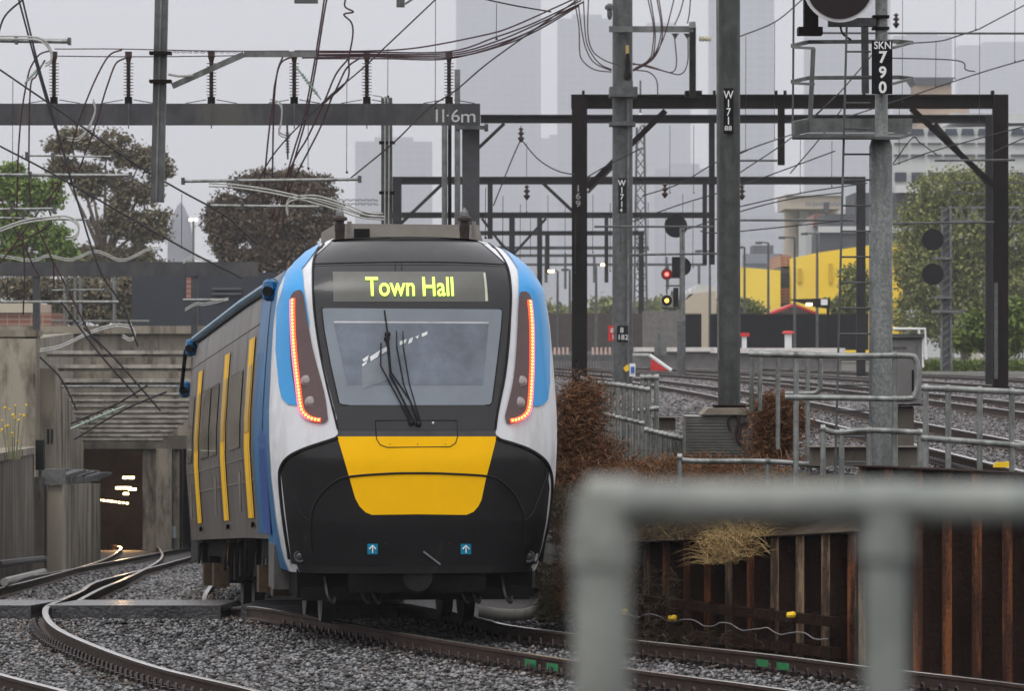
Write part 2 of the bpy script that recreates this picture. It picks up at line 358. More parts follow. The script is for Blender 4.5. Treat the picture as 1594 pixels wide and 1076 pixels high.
Cl = [Vector((-7.0, 62.5, -.02)), Vector((-7.45, 70, zlowf(70))), g0(0, 915), g0(50, 903), g0(113, 886), Vector((-11.75, 148, zlowf(148))), Vector((-14.3, 186, zlowf(186))), Vector((-17.6, 231, zlowf(231))), Vector((-20.6, 262, zlowf(262)))]
Cr = [p + Vector((1.62, .1, 0)) for p in Cl]
track('far left railway track joining from the tunnel mouth at the left edge', Cl, Cr, None)
yl = [('rightmost pair close behind the pipe handrails, nearest raised yard track', 5.3, 6.9, 50), ('second raised yard track counted from the handrails', 10, 11.6, 60), ('third raised yard track counted from the handrails', 14.9, 16.5, 90), ('farthest raised yard track running past the black gantry foot', 20.7, 22.3, 120)]
for k, (lb, xa, xb, y0) in enumerate(yl):
    A = [gy(xa, y) for y in np.linspace(y0, 330, 24)]; B = [gy(xb, y) for y in np.linspace(y0, 330, 24)]
    track(lb, A, B, (51 if k == 0 else 64, 80 if k < 2 else 0, .62) if k < 2 else None, clips=96)

# rust and brake dust staining the stones close to the rails
rusty_st = M('rust_stained_ballast', (.025, .018, .014), .65, 0, .3, 5, island=True, c2=(.15, .115, .095))
lines = []
for pl_ in (Lr, Rr, A0_ := [g0(560, 1120), g0(390, 1073), g0(250, 1040), g0(150, 1006), g0(85, 975), g0(66, 953), g0(80, 933), g0(150, 905)], [gy(5.3, y) for y in range(50, 150, 8)], [gy(6.9, y) for y in range(50, 150, 8)], [gy(10, y) for y in range(60, 200, 10)], [gy(11.6, y) for y in range(60, 200, 10)]): lines += [(p.x, p.y) for p in smoothpts(pl_, 40)]
lines = np.array(lines)
for o in [q for q in bpy.data.objects if 'ballast_stones' in q.name]:
    me = o.data; co = np.zeros(len(me.vertices) * 3, np.float32); me.vertices.foreach_get('co', co); c = co.reshape(-1, 6, 3).mean(1)[:, :2]; dmin = np.full(len(c), 9., np.float32)
    for k in range(0, len(lines), 60): dmin = np.minimum(dmin, np.sqrt(((c[:, None] - lines[None, k:k + 60]) ** 2).sum(2)).min(1))
    me.materials.append(rusty_st); pr_ = np.random.default_rng(1).uniform(0, 1, len(c)); me.polygons.foreach_set('material_index', np.repeat((pr_ < np.clip(1.0 - dmin / .5, 0.03, .7)).astype(np.int32), 8))
# level crossing slab
wet = M('wet_bitumen', (.055, .055, .058), .25, 0, .3, 6, .35, stain=(.03, .03, .033), sc2=1.5, spec=.6)
b = MB()
for (xa, xb) in ((-9.5, -7.55), (-7.35, -5.86), (-5.66, -3.55), (-3.3, -1.4)):
    ya, yb = 62.6, 67.0
    b.add([(xa, ya, -.19), (xb, ya, -.19), (xb, ya, -.02), (xa, ya, -.02), (xa, yb, -.35), (xb, yb, -.35), (xb, yb, -.17), (xa, yb, -.17)], [(0, 1, 2, 3), (3, 2, 6, 7), (1, 5, 6, 2), (0, 3, 7, 4), (4, 7, 6, 5)])
top(b, 'path_crossing', wet, None, None, kind='structure')
# ------------------------------------------------------------------ tunnel and trench (left)
LEDW = M('warm_tunnel_lamp', (.9, .7, .4), emit=(1, .72, .36), es=9)
hw = thing('tunnel_portal', 'stained concrete tunnel portal with a dark mouth at the end of the cutting', 'tunnel', (-17, 232, zlowf(232)))
zt = 3.78; zo = -1.35
b = MB().box((-26, 231, zo), (-8, 233, zt)); b.box((-26, 231.002, -7), (-19.75, 232.9, zo - .001)); b.box((-16.6, 231.001, -7), (-14.95, 232.9, zo - .001)); b.box((-9.6, 231.001, -7), (-8, 232.9, zo - .001)); b.build('headwall', conc, hw)
b = MB().box((-26, 230.6, zt - .1), (-8, 233.2, zt + .25)); b.build('coping', conc, hw)
b = MB().box((-26, 230.75, -1.5), (-8, 230.999, -.9)); b.build('lintel', concd, hw)
b = MB().box((-15.95, 230.3, -6.2), (-15.25, 230.998, -1.5)); b.build('pier', conc, hw)
dk = M('sooty_tunnel_lining', (.26, .18, .10), .9, 0, .3, .6)
b = MB().add([(-19.8, 233, -7), (-19.8, 233, -.9), (-16.5, 233, -.9), (-16.5, 233, -7), (-25, 290, -9), (-25, 290, -2.8), (-19.4, 290, -2.8), (-19.4, 290, -9)], [(0, 1, 5, 4), (1, 2, 6, 5), (2, 3, 7, 6), (4, 5, 6, 7), (0, 4, 7, 3)])
b.build('tunnel_lining', dk, hw)
MB().add([(-14.9, 233, -7), (-14.9, 233, -.9), (-9.6, 233, -.9), (-9.6, 233, -7), (-19, 290, -9), (-19, 290, -2.8), (-13, 290, -2.8), (-13, 290, -9)], [(0, 1, 5, 4), (1, 2, 6, 5), (2, 3, 7, 6), (4, 5, 6, 7), (0, 4, 7, 3)]).build('tunnel_lining', dk, hw)
for i in range(13):
    p = P(125 + 73 * i / 12, 775 + 9 * i / 12, 246 - .2 * i); MB().box(p - Vector((.055, .05, .04)), p + Vector((.055, .05, .04))).build('tunnel_lamp', LEDW, hw)
for (px, py, wd) in ((200, 744, 18), (192, 760, 24), (206, 762, 12), (196, 769, 8)):
    p = P(px, py, 236); MB().box(p - Vector((wd * K(236) / 2, .1, .05)), p + Vector((wd * K(236) / 2, .1, .05))).build('flood_lamp', LEDW, hw)
l = bpy.data.lights.new('tunnel_lamp_light', 'POINT'); l.energy = 1500; l.color = (1, .6, .28); l.shadow_soft_size = .3
lo = bpy.data.objects.new('tunnel_lamp_light', l); col.objects.link(lo); lo.location = P(190, 780, 247)
sign = MB().box(P(258, 838, 230.9), P(274, 820, 230.7)); sign.build('notice', M('faded_notice', (.45, .5, .52), .6, 0, .15, 10), hw)
strut_m = M('pale_strut_concrete', (.38, .355, .31), .8, 0, .3, 2, .2, stain=(.15, .13, .11), sc2=1.2)
YT = [546, 568, 590, 612, 622, 631, 640, 648, 656, 663, 670, 677, 683]
for i, yt in enumerate(YT):
    tt = i / 12; y = 118 + 106 * tt; z0 = P(0, yt, y).z; xl = -10.7 - 8.9 * tt; xr = -5.8 - 9.4 * tt; h_ = (5.5 if i < 3 else 2.8) * K(y)
    b = MB().box((xl, y, z0 - h_), (xr, y + .5, z0)); b.box((xl, y + .12, z0 - h_ * 1.9), (xr, y + .4, z0 - h_ - .001)); top(b, 'concrete_strut', strut_m, f'{ORD[i]} concrete strut across the tunnel cutting, counted from the near end', 'strut', 'struts over the tunnel cutting')
# trench left wall, upper abutment
tw = thing('cutting_wall', 'ribbed left side wall of the tunnel cutting under the strut ends', 'wall', (-13, 150, -2))
b = MB().add([(-10.75, 116, -2.4), (-19.7, 231, -7), (-19.7, 231, 3.7), (-10.75, 116, 3.3), (-11.6, 116, -2.4), (-20.6, 231, -7), (-20.6, 231, 3.7), (-11.6, 116, 3.3)], [(0, 1, 2, 3), (4, 7, 6, 5), (0, 3, 7, 4), (3, 2, 6, 7)])
b.build('wall_face', conc, tw)
for i in range(14):
    tt = (i + .3) / 14; x = -10.75 - 8.95 * tt; y = 116 + 115 * tt
    MB().box((x + .02, y, -3 - 4 * tt), (x + .42, y + .7, 2.7 - 3.6 * tt)).build('pilaster', conc, tw)
b = MB().box((-13.6, 117.2, -1), (-10.85, 118.1, 3.35)); b.box((-13.7, 117.1, 3.351), (-10.8, 118.2, 3.5))
top(b, 'abutment_wall', conc, 'pale stained concrete abutment wall at the left edge behind yellow flowers', 'wall')
# low retaining wall along the left track
lw = thing('retaining_wall', 'low grey panelled concrete wall along the left track with cable tray on top', 'wall', (-9.4, 90, -1))
def seg(b, x0, y0, x1, y1, z0a, z0b, z1a, z1b, th):
    d = Vector((x1 - x0, y1 - y0, 0)).normalized(); s = Vector((-d.y, d.x, 0)) * th
    vs = [Vector((x0, y0, z0a)), Vector((x1, y1, z0b)), Vector((x1, y1, z1b)), Vector((x0, y0, z1a))]
    vs += [v + s for v in vs]; b.add(vs, [(0, 1, 2, 3), (4, 7, 6, 5), (3, 2, 6, 7), (0, 3, 7, 4), (1, 5, 6, 2)])
b = MB(); seg(b, -8.3, 80, -10.5, 113, -1.2, -2.2, 1.28, .78, .35); b.build('near_panel', concd, lw)
b = MB(); seg(b, -8.25, 80, -10.45, 113, 1.281, .781, 1.42, .92, .6); b.build('coping', conc, lw)
b = MB(); seg(b, -10.3, 113.2, -14.6, 178, -2.3, -4.6, .25, -1.35, .5); b.build('far_panel', concd, lw)
for i in range(9):
    tt = i / 9; x = -10.25 - 4.3 * tt; y = 113.5 + 64 * tt
    MB().box((x, y, -2.3 - 2.3 * tt), (x + .32, y + 1.4, .05 - 1.7 * tt)).build('buttress', conc, lw)
    MB().box((x - .1, y - .1, .08 - 1.6 * tt), (x + .38, y + .25, .42 - 1.6 * tt)).build('tray_bracket', galv, lw); MB().box((x + .05, y + .3, .2 - 1.6 * tt), (x + .30, y + 6.6, .26 - 1.78 * tt)).build('cable_tray', galvd, lw)
for j in range(2):
    MB().tube([(-8.2 + j * .1, 82, -.35 - j * .28), (-10.2, 112, -1.5 - j * .28)], .07).build('cable_pipe', M('dark_hose', (.05, .045, .045), .6, 0, .2, 4) if j == 0 else palec, lw)
cb = thing('relay_box', 'black equipment box on a post between the wall and tunnel cutting', 'box', P(63, 735, 112))
MB().box(P(55, 732, 112), P(70, 685, 112.4)).build('box_body', blk, cb); MB().box(P(60, 780, 112.1), P(65, 732.2, 112.3)).build('post', galvd, cb)
for k in range(2):
    MB().box(P(73 + k * 6, 692, 116), P(77 + k * 6, 668, 116.4)).build('side_panel', blk, cb)
# yellow flowers
fl = thing('flower_stem', 'thin stems with yellow blossoms above the low wall at left', 'plant', P(25, 710, 92))
b1 = MB(); b2 = MB()
for _ in range(16):
    x = random.uniform(2, 42); y = random.uniform(628, 690); b1.tube([P(x * .5 + 10, 716, 92), P(x, y, 92 + random.uniform(-.3, .3))], .008, 4)
    b2.ball(P(x, y, 92), .018 + random.uniform(0, .016), 4)
b1.build('stalk', M('grey_green_stem', (.25, .25, .15), .8), fl); b2.build('blossom', M('yellow_petal', (.7, .45, .02), .7), fl)

# ------------------------------------------------------------------ retaining sheet pile wall (right)
pile_m = M('rusty_sheet_piling', (.022, .012, .0085), .8, 0, .45, 4, .5, streak=.15, spec=.05)
rust_m = M('rust_streaked_pile_face', (.040, .017, .010), .8, 0, .5, 5, .5, streak=.12, stain=(.19, .068, .026), sc2=3.5, spec=.1)
rustw_m = M('lime_streaked_pile_face', (.045, .026, .017), .8, 0, .5, 5, .5, streak=.12, stain=(.24, .165, .095), sc2=5)
spw = thing('sheet_pile_wall', 'rusty corrugated steel retaining wall beside the lower track', 'retaining wall', (3.4, 53, -.2))
b = MB(); bf = []
path = [Vector((x, y, z)) for x, y, z in ((7.2, 45.2, 1.9), (6.6, 46.4, 1.9), (5.0, 49.8, 1.9), (3.57, 52.95, 1.9))]
path2 = [Vector((x, y, z)) for x, y, z in ((3.55, 53.0, 1.22), (2.6, 55.2, 1.08), (1.7, 57.6, .95), (1.0, 59.6, .85), (.75, 62, .8))]
def pile(path, first):
    cum = [0]; 
    for i in range(len(path) - 1): cum.append(cum[-1] + (path[i + 1] - path[i]).length)
    def at(s):
        for i in range(len(path) - 1):
            if s <= cum[i + 1] + 1e-6:
                t = (s - cum[i]) / (cum[i + 1] - cum[i]); return path[i].lerp(path[i + 1], t), (path[i + 1] - path[i]).normalized()
        return path[-1], (path[-1] - path[-2]).normalized()
    s = 0; step = .60; k = 0; bb = MB(); prev = None
    while s < cum[-1] - .05:
        seq = [(0, 0), (.20, 0), (.28, -.2), (.52, -.2), (.60, 0)]
        pts = []
        for ds, off in seq:
            p, d = at(min(s + ds, cum[-1])); nrm = Vector((-abs(d.y), -abs(d.x), 0)).normalized()   # towards the track
            pts.append((p - nrm * (-off) if off else p.copy(), p.z))
        vs = []
        for (p, z) in pts: vs += [(p.x, p.y, -.3), (p.x, p.y, z)]
        mb = MB().add(vs[:4], [(0, 2, 3, 1)]); o = mb.build('pile_flange', rustw_m if random.random() < .22 else rust_m, spw)
        bb.add(vs[2:], [(i * 2, i * 2 + 2, i * 2 + 3, i * 2 + 1) for i in range(3)])
        s += step; k += 1
    bb.build('pile_pan', pile_m, spw)
    cp = MB()
    for i in range(len(path) - 1): cp.beam(path[i] + Vector((.08, .03, .006)), path[i + 1] + Vector((.08, .03, .006)), .3, .012)
    cp.build('capping', pile_m, spw)
pile(path, True); pile(path2, False)
MB().add([(3.57, 52.95, -.3), (3.9, 53.1, -.3), (3.9, 53.1, 1.9), (3.57, 52.95, 1.9)], [(0, 1, 2, 3)]).build('end_plate', pile_m, spw)
# waling beams with cable and yellow caps
def on2(px, Yo=0):
    best = None
    for i in range(len(path2) - 1):
        for t in np.linspace(0, 1, 30):
            p = path2[i].lerp(path2[i + 1], t); q = CX + p.x / p.y * F
            if best is None or abs(q - px) < best[0]: best = (abs(q - px), p)
    p = best[1]; return p + Vector((-.22, -.10, 0))
for zz, nm in ((.30, 'waling_beam'), (-.02, 'waling_beam')):
    m = MB(); pts = [on2(x) for x in (1332, 1200, 1100, 985, 900)]
    for i in range(4): m.beam((pts[i].x, pts[i].y, zz), (pts[i + 1].x, pts[i + 1].y, zz), .12, .10)
    m.build(nm, pile_m, spw)
for px in (1010, 1060, 1105, 1140, 1172, 1203, 1235, 1268, 1300):
    p = on2(px); MB().box((p.x - .03, p.y - .11, -.1), (p.x + .03, p.y - .061, .38)).build('bracket', pile_m, spw)
cabm = thing('lineside_cable', 'sagging pale cable with yellow end caps clipped to the rusty sheet piles', 'cable', (2.5, 55, .15))
pts = []
for i, px in enumerate(range(980, 1332, 12)): p = on2(px); pts.append((p.x - .05, p.y - .12, .14 + .03 * math.sin(i * 1.3) + random.uniform(-.01, .01)))
MB().tube(smoothpts(pts, 3), .007, 5).build('cable_run', M('dirty_cable', (.20, .19, .19), .5), cabm)
for px, py in ((988, 950), (1007, 953), (1087, 963), (1272, 958)):
    p = on2(px); p = Vector((p.x - .06, p.y - .16, ZC - (py - CY) / F * (p.y - .16))); MB().lathe(p, [(.01, -.05), (.03, -.04), (.035, .03), (.02, .05)], 8, (1, 0, .1)).build('yellow_cap', yellowm, cabm)
# white pipes beside the train
wp = M('dirty_white_pipe', (.55, .53, .47), .6, 0, .2, 4, stain=(.3, .26, .2), sc2=4)
for nm, pp in (('left one of the two pale drain pipes bending down the bank beside the train nose', [(872, 826), (861, 836), (855, 870), (852, 905), (845, 935), (825, 955), (790, 958), (745, 953)]), ('right one of the two pale drain pipes bending down the bank beside the train nose', [(892, 842), (876, 850), (869, 885), (863, 915), (856, 945), (835, 965)])):
    top(MB().tube(smoothpts([P(x, y, 60.5) for x, y in pp], 6), .07, 10), 'drain_pipe', wp, nm, 'pipe', 'pale drain pipes beside the train', True)

# ------------------------------------------------------------------ vegetation
def foliage(name, blobs, Y, mat, parent, n, leaf, thick=1., clump=None, fill=.5, asp=1.6, seed=None, wisp=False):
    """leaf quads in clumps spread through ellipsoid blobs given as (px,py,rx,ry)"""
    r = np.random.default_rng(seed if seed is not None else len(bpy.data.objects)); k = K(Y); C = []
    tot = sum(b[2] * b[3] for b in blobs); ncl = max(8, n // 28); clump = clump or 12 * k
    if wisp:
        nb_ = []
        for bx, by, rx, ry in blobs:
            for _ in range(7):
                a_ = r.uniform(0, 6.28); q_ = r.uniform(.35, 1.0); f_ = r.uniform(.22, .48); nb_.append((bx + rx * q_ * math.cos(a_) * .85, by + ry * q_ * math.sin(a_) * .85, rx * f_, ry * f_ * .8))
            nb_.append((bx, by, rx * .5, ry * .45))
        blobs = nb_; tot = sum(b[2] * b[3] for b in blobs)
    for bx, by, rx, ry in blobs:
        m = max(2, int(ncl * rx * ry / tot)); d = r.normal(size=(m, 3)); d /= np.linalg.norm(d, axis=1)[:, None]
        rad = (fill + (1 - fill) * r.uniform(0, 1, m)) ** .6
        c = P(bx, by, Y); q = d * rad[:, None] * np.array([rx * k, (rx + ry) / 2 * k * thick, ry * k]); C.append(q + np.array(c))
    C = np.concatenate(C); per = 28; N = len(C) * per
    cs = clump * r.uniform(.5, 1.35, (len(C), 1, 1)); pos = (C[:, None, :] + r.normal(size=(len(C), per, 3)) * cs * np.array([1, 1, .7]) * .5).reshape(-1, 3)
    a = r.normal(size=(N, 3)); a /= np.linalg.norm(a, axis=1)[:, None]; b = np.cross(a, r.normal(size=(N, 3))); b /= np.linalg.norm(b, axis=1)[:, None]
    s = leaf * r.uniform(.45, 1.6, (N, 1)) / 2; A = a * s * asp; B = b * s
    V = np.stack([pos - A, pos + B * .8, pos + A, pos - B * .8], 1).reshape(-1, 3)
    return rawmesh(name, V, np.arange(N * 4).reshape(-1, 4), mat, parent)
def leafmat(name, c, c2):
    m = M(name, c, .65, 0, 0, 3, island=True, c2=c2, spec=.3); return m
def tree(name, label, Y, blobs, base, mat, n, leaf, trunkm, group=None, tr=.25, **kw):
    t = thing(name, label, 'tree', P(base[0], base[1], Y), group)
    foliage('crown', blobs, Y, mat, t, n, leaf, **kw)
    b = MB(); bp = P(base[0], base[1], Y); cx = sum(q[0] for q in blobs) / len(blobs); cy = sum(q[1] for q in blobs) / len(blobs)
    mid = P(base[0] * .6 + cx * .4, base[1] * .45 + cy * .55, Y); b.tube(smoothpts([bp, bp.lerp(mid, .5) + Vector((tr * .6, 0, 0)), mid], 4), [tr * (1 - .05 * i) for i in range(9)], 8)
    for q in blobs:
        e = P(q[0], q[1], Y); mm = mid.lerp(e, .5) + Vector((0, random.uniform(-.4, .4), .25)); pl = smoothpts([mid, mm, e], 3); b.tube(pl, [tr * .5 * (1 - .8 * i / (len(pl) - 1)) for i in range(len(pl))], 5)
    b.build('trunk', trunkm, t); return t
bark = M('grey_brown_bark', (.12, .09, .07), .9, 0, .3, 6, .5)
lf_green = leafmat('bright_green_leaf', (.06, .10, .016), (.22, .31, .07)); lf_gum = leafmat('olive_gum_leaf', (.07, .058, .034), (.21, .18, .11))
lf_brown = leafmat('dark_olive_leaf', (.055, .040, .027), (.16, .118, .08)); lf_right = leafmat('mid_green_leaf', (.085, .095, .025), (.27, .29, .09))
lf_lime = leafmat('lime_shrub_leaf', (.06, .09, .012), (.17, .22, .05)); lf_dead = leafmat('dead_brown_leaf', (.055, .025, .012), (.24, .11, .045)); lf_straw = leafmat('straw_blade', (.13, .08, .03), (.42, .29, .12))
tree('gum_tree', 'tall open gum tree with olive foliage behind the left gantry beam', 330, [(110, 222, 42, 26), (165, 228, 45, 24), (218, 250, 40, 26), (245, 262, 22, 24), (95, 262, 30, 25), (140, 275, 45, 30), (200, 300, 45, 30), (232, 355, 34, 34), (180, 350, 55, 40), (140, 400, 50, 40), (205, 400, 48, 36), (90, 400, 40, 24), (175, 420, 50, 22)], (160, 520), lf_gum, 46000, .15, bark, 'trees at the left', .35, fill=.35, wisp=True)
tree('broad_tree', 'bright green tree at the left edge behind the tangled wires', 300, [(15, 275, 32, 28), (45, 300, 45, 32), (10, 340, 40, 34), (60, 370, 48, 34), (95, 385, 32, 24), (20, 400, 40, 26)], (40, 520), lf_green, 26000, .16, bark, 'trees at the left', .3, fill=.35, wisp=True)
tree('dense_tree', 'dense round brown-green tree right behind the train roof', 320, [(395, 285, 48, 28), (450, 288, 55, 30), (500, 300, 42, 28), (345, 330, 30, 32), (380, 340, 60, 42), (450, 345, 70, 50), (500, 345, 42, 40), (350, 385, 32, 26), (420, 390, 60, 30), (375, 412, 50, 22), (460, 405, 60, 24)], (430, 520), lf_brown, 56000, .15, bark, 'trees at the left', .4, fill=.4, wisp=True)
tree('low_tree', 'small dark green tree between the fence posts on the tunnel bank', 285, [(190, 455, 22, 28), (160, 470, 20, 22), (130, 450, 26, 20), (95, 455, 22, 18), (60, 450, 30, 18), (20, 448, 30, 18), (110, 485, 34, 18), (170, 490, 36, 16)], (170, 520), lf_gum, 16000, .15, bark, 'trees at the left', .15)
tree('spreading_tree', 'big green tree filling the background behind the right signal post', 390, [(1480, 300, 60, 32), (1540, 300, 52, 34), (1590, 310, 40, 36), (1440, 345, 40, 34), (1500, 360, 75, 50), (1570, 370, 60, 50), (1415, 400, 28, 40), (1460, 430, 60, 55), (1540, 440, 70, 60), (1590, 450, 40, 60), (1430, 490, 38, 40), (1500, 505, 60, 36)], (1500, 575), lf_right, 62000, .18, bark, 'trees behind the yard', .4, fill=.55, clump=1.0)
tree('round_shrub', 'lime green shrub at the right edge below the big tree', 250, [(1530, 510, 34, 26), (1580, 500, 36, 34), (1505, 530, 24, 18), (1560, 530, 40, 22)], (1550, 575), lf_lime, 13000, .15, bark, 'trees behind the yard', .12, fill=.4)
tree('young_tree', 'small yellow-green tree in front of the yellow building', 380, [(1330, 440, 20, 26), (1340, 470, 22, 24), (1310, 475, 18, 16)], (1330, 545), lf_right, 4500, .2, bark, 'trees behind the yard', .12, fill=.4)
tree('young_tree', 'small dark tree at the left foot of the yellow building', 390, [(1160, 478, 14, 12), (1172, 484, 14, 10)], (1162, 545), lf_right, 1600, .2, bark, 'trees behind the yard', .1)
tree('bare_bush', 'tall dead brown bush between the train nose and the metal fence', 63.5, [(905, 640, 30, 42), (895, 690, 34, 44), (925, 720, 36, 44), (900, 760, 40, 50), (935, 770, 24, 24), (885, 800, 26, 44), (910, 612, 14, 22)], (905, 880), lf_dead, 30000, .012, M('dead_twig', (.10, .05, .03), .9), 'dead bushes on the bank', .025, asp=9, fill=.1, clump=.26)
tree('bare_bush', 'rust-brown dead bush right of the white corrugated plinth', 64, [(1205, 640, 26, 26), (1212, 670, 32, 32), (1200, 695, 26, 24), (1225, 650, 18, 30)], (1208, 735), lf_dead, 20000, .011, M('dead_twig'), 'dead bushes on the bank', .02, asp=9, fill=.1, clump=.2)
def blades(name, label, regs, n, mat, L=.3, r=.004, cat='grass'):
    V = []; Fc = []; q = np.random.default_rng(n); i = 0
    for _ in range(n):
        x0, x1, y0, y1, Y = regs[q.integers(len(regs))]; p = np.array(P(q.uniform(x0, x1), q.uniform(y0, y1), Y + q.uniform(-.5, .5)))
        d = q.normal(size=3); d[2] = abs(d[2]) * .6 + .1; d /= np.linalg.norm(d); l = L * q.uniform(.4, 1.2); m = p + d * l * .6; e = p + d * l + np.array([q.normal() * .06, 0, -.25 * l]); s = np.array([d[2], 0, -d[0]]); s = s / (np.linalg.norm(s) + 1e-6) * r
        V += [p - s, p + s, m + s, m - s, e]; Fc += [(i, i + 1, i + 2, i + 3), (i + 3, i + 2, i + 4, i + 4)]; i += 5
    o = MB(); o.v = [tuple(v) for v in V]; o.f = [f if f[2] != f[3] else f[:3] for f in Fc]; ob = o.build(name, mat); return tag(ob, label, cat, None, 'stuff')
blades('dry_grass', 'tangled straw-coloured dry grass hanging over the sheet piles', [(1115, 1200, 812, 850, 55.6), (1120, 1200, 828, 868, 55.1), (1040, 1200, 812, 838, 56.2), (1090, 1150, 840, 880, 55.3)], 1150, lf_straw, .34, .0028)
lf_drab = leafmat('drab_weed_blade', (.03, .022, .011), (.13, .09, .045))
blades('drab_grass', 'dull brown matted grass along the top of the bank', [(860, 1340, 760, 822, 58.5), (985, 1200, 800, 842, 56.2), (860, 1000, 770, 850, 60), (1200, 1340, 790, 822, 55.6), (1200, 1340, 770, 810, 57.5)], 12000, lf_drab, .26, .0035)
blades('dead_weeds', 'dark brown weeds on the bank below the plinth and fence', [(860, 1250, 715, 800, 61), (960, 1080, 720, 790, 62), (870, 990, 820, 960, 58.8), (1060, 1250, 718, 745, 64)], 6500, lf_dead, .26, .0035)
blades('dark_weeds', 'sparse dark weeds at the foot of the sheet piles', [(985, 1330, 985, 1012, 54.7), (985, 1060, 890, 1000, 55.8)], 420, M('dark_stem', (.035, .026, .014), .9, 0, .5, 4), .20, .0035)
blades('creeper', 'thin leafy creeper growing round the pale drain pipes', [(840, 885, 880, 970, 60.2)], 900, M('dull_creeper', (.16, .13, .07), .8, 0, .4, 4), .12, .008, 'plant')
blades('verge_grass', 'yellow-green grass verge beyond the farthest yard track', [(1430, 1594, 566, 578, 262)], 3000, lf_lime, .5, .03)

# ------------------------------------------------------------------ background buildings
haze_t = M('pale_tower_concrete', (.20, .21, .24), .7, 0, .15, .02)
def bandmat(name, ca, cb, sx, sz, mortar=.25):
    if name in MATS: return MATS[name]
    m = bpy.data.materials.new(name); m.use_nodes = True; n = m.node_tree; b = n.nodes['Principled BSDF']; b.inputs['Roughness'].default_value = .5
    tc = n.nodes.new('ShaderNodeTexCoord'); mp = n.nodes.new('ShaderNodeMapping'); mp.inputs['Rotation'].default_value = (math.radians(90), 0, 0); br = n.nodes.new('ShaderNodeTexBrick')
    n.links.new(tc.outputs['Object'], mp.inputs[0]); n.links.new(mp.outputs[0], br.inputs[0]); br.offset = 0; br.inputs['Scale'].default_value = 1; br.inputs['Brick Width'].default_value = sx; br.inputs['Row Height'].default_value = sz
    br.inputs['Mortar Size'].default_value = mortar; br.inputs['Color1'].default_value = (*ca, 1); br.inputs['Color2'].default_value = (*[c * .85 for c in ca], 1); br.inputs['Mortar'].default_value = (*cb, 1)
    n.links.new(br.outputs[0], b.inputs['Base Color']); MATS[name] = m; return m
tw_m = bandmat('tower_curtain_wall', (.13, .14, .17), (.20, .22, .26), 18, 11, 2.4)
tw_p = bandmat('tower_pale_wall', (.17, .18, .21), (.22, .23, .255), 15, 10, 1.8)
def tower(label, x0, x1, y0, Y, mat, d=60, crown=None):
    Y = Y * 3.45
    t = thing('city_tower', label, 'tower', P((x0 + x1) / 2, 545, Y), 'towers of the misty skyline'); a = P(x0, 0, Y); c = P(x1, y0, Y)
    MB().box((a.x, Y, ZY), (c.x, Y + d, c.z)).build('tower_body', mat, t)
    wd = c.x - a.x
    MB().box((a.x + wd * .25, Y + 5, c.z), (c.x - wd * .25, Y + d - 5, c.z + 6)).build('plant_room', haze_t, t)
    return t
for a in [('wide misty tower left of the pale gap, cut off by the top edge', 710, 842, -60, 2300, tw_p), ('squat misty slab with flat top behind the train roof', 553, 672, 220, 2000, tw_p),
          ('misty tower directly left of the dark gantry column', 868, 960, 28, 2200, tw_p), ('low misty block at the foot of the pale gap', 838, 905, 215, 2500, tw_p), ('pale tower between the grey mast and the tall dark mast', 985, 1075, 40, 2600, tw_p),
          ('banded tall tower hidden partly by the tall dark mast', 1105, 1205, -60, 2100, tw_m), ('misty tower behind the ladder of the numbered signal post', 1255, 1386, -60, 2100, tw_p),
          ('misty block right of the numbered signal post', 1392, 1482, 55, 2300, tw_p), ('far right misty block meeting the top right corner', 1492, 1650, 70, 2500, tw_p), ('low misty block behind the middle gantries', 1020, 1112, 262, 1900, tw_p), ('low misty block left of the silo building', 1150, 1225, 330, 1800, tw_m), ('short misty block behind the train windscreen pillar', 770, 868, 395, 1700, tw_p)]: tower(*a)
dm = thing('domed_tower', 'faint dome-topped tower between the two large left trees', 'tower', P(281, 520, 1900)); MB().lathe(P(281, 505, 1900), [(22 * K(1900), 0), (20 * K(1900), 130 * K(1900)), (14 * K(1900), 165 * K(1900)), (5 * K(1900), 185 * K(1900)), (.1, 190 * K(1900))], 16).build('dome', haze_t, dm)
fl = thing('floodlight_mast', 'distant twin-lamp floodlight mast between the two large left trees', 'light', P(301, 520, 800)); MB().tube([P(301, 520, 800), P(301, 342, 800)], .18, 6).build('pole', galvd, fl)
for dx in (-4, 4): MB().box(P(301 + dx - 2.5, 344, 799.5), P(301 + dx + 2.5, 340, 800)).build('lamp', M('cool_lamp', (.9, .9, .8), emit=(1, .9, .65), es=5), fl)
def bld(name, label, cat, Y, rects, mats, names, group=None, d=14):
    x0 = min(r[0] for r in rects); t = thing(name, label, cat, P(x0, 560, Y), group)
    for r, m, nm in zip(rects, mats, names):
        a = P(r[0], r[3], Y + (r[4] if len(r) > 4 else 0)); c = P(r[2], r[1], Y + (r[4] if len(r) > 4 else 0)); MB().box((a.x, a.y, a.z), (c.x, a.y + (d if (len(r) < 5 or r[4] >= 0) else -r[4] - .001), c.z)).build(nm, m, t)
    return t
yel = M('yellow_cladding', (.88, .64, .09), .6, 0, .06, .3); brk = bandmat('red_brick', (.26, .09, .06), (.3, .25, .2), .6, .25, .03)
gryb = M('mid_grey_wall', (.085, .09, .10), .7, 0, .12, .2); whtb = M('pale_render', (.52, .53, .52), .7, 0, .1, .15); glassd = M('dark_window_glass', (.035, .045, .06), .2, 0, .1, 1); crm = M('cream_render', (.48, .42, .34), .7, 0, .1, .2)
yb = thing('yellow_building', 'long yellow clad building with brick pier behind the palisade fence', 'building', P(1250, 560, 420))
a = P(1236, 404, 420); c = P(1420, 370, 430)
def wallpx(pts, Y, d, m, nm, par): MB().prism([P(x, y, Y) for x, y in pts], (0, d, 0)).build(nm, m, par)
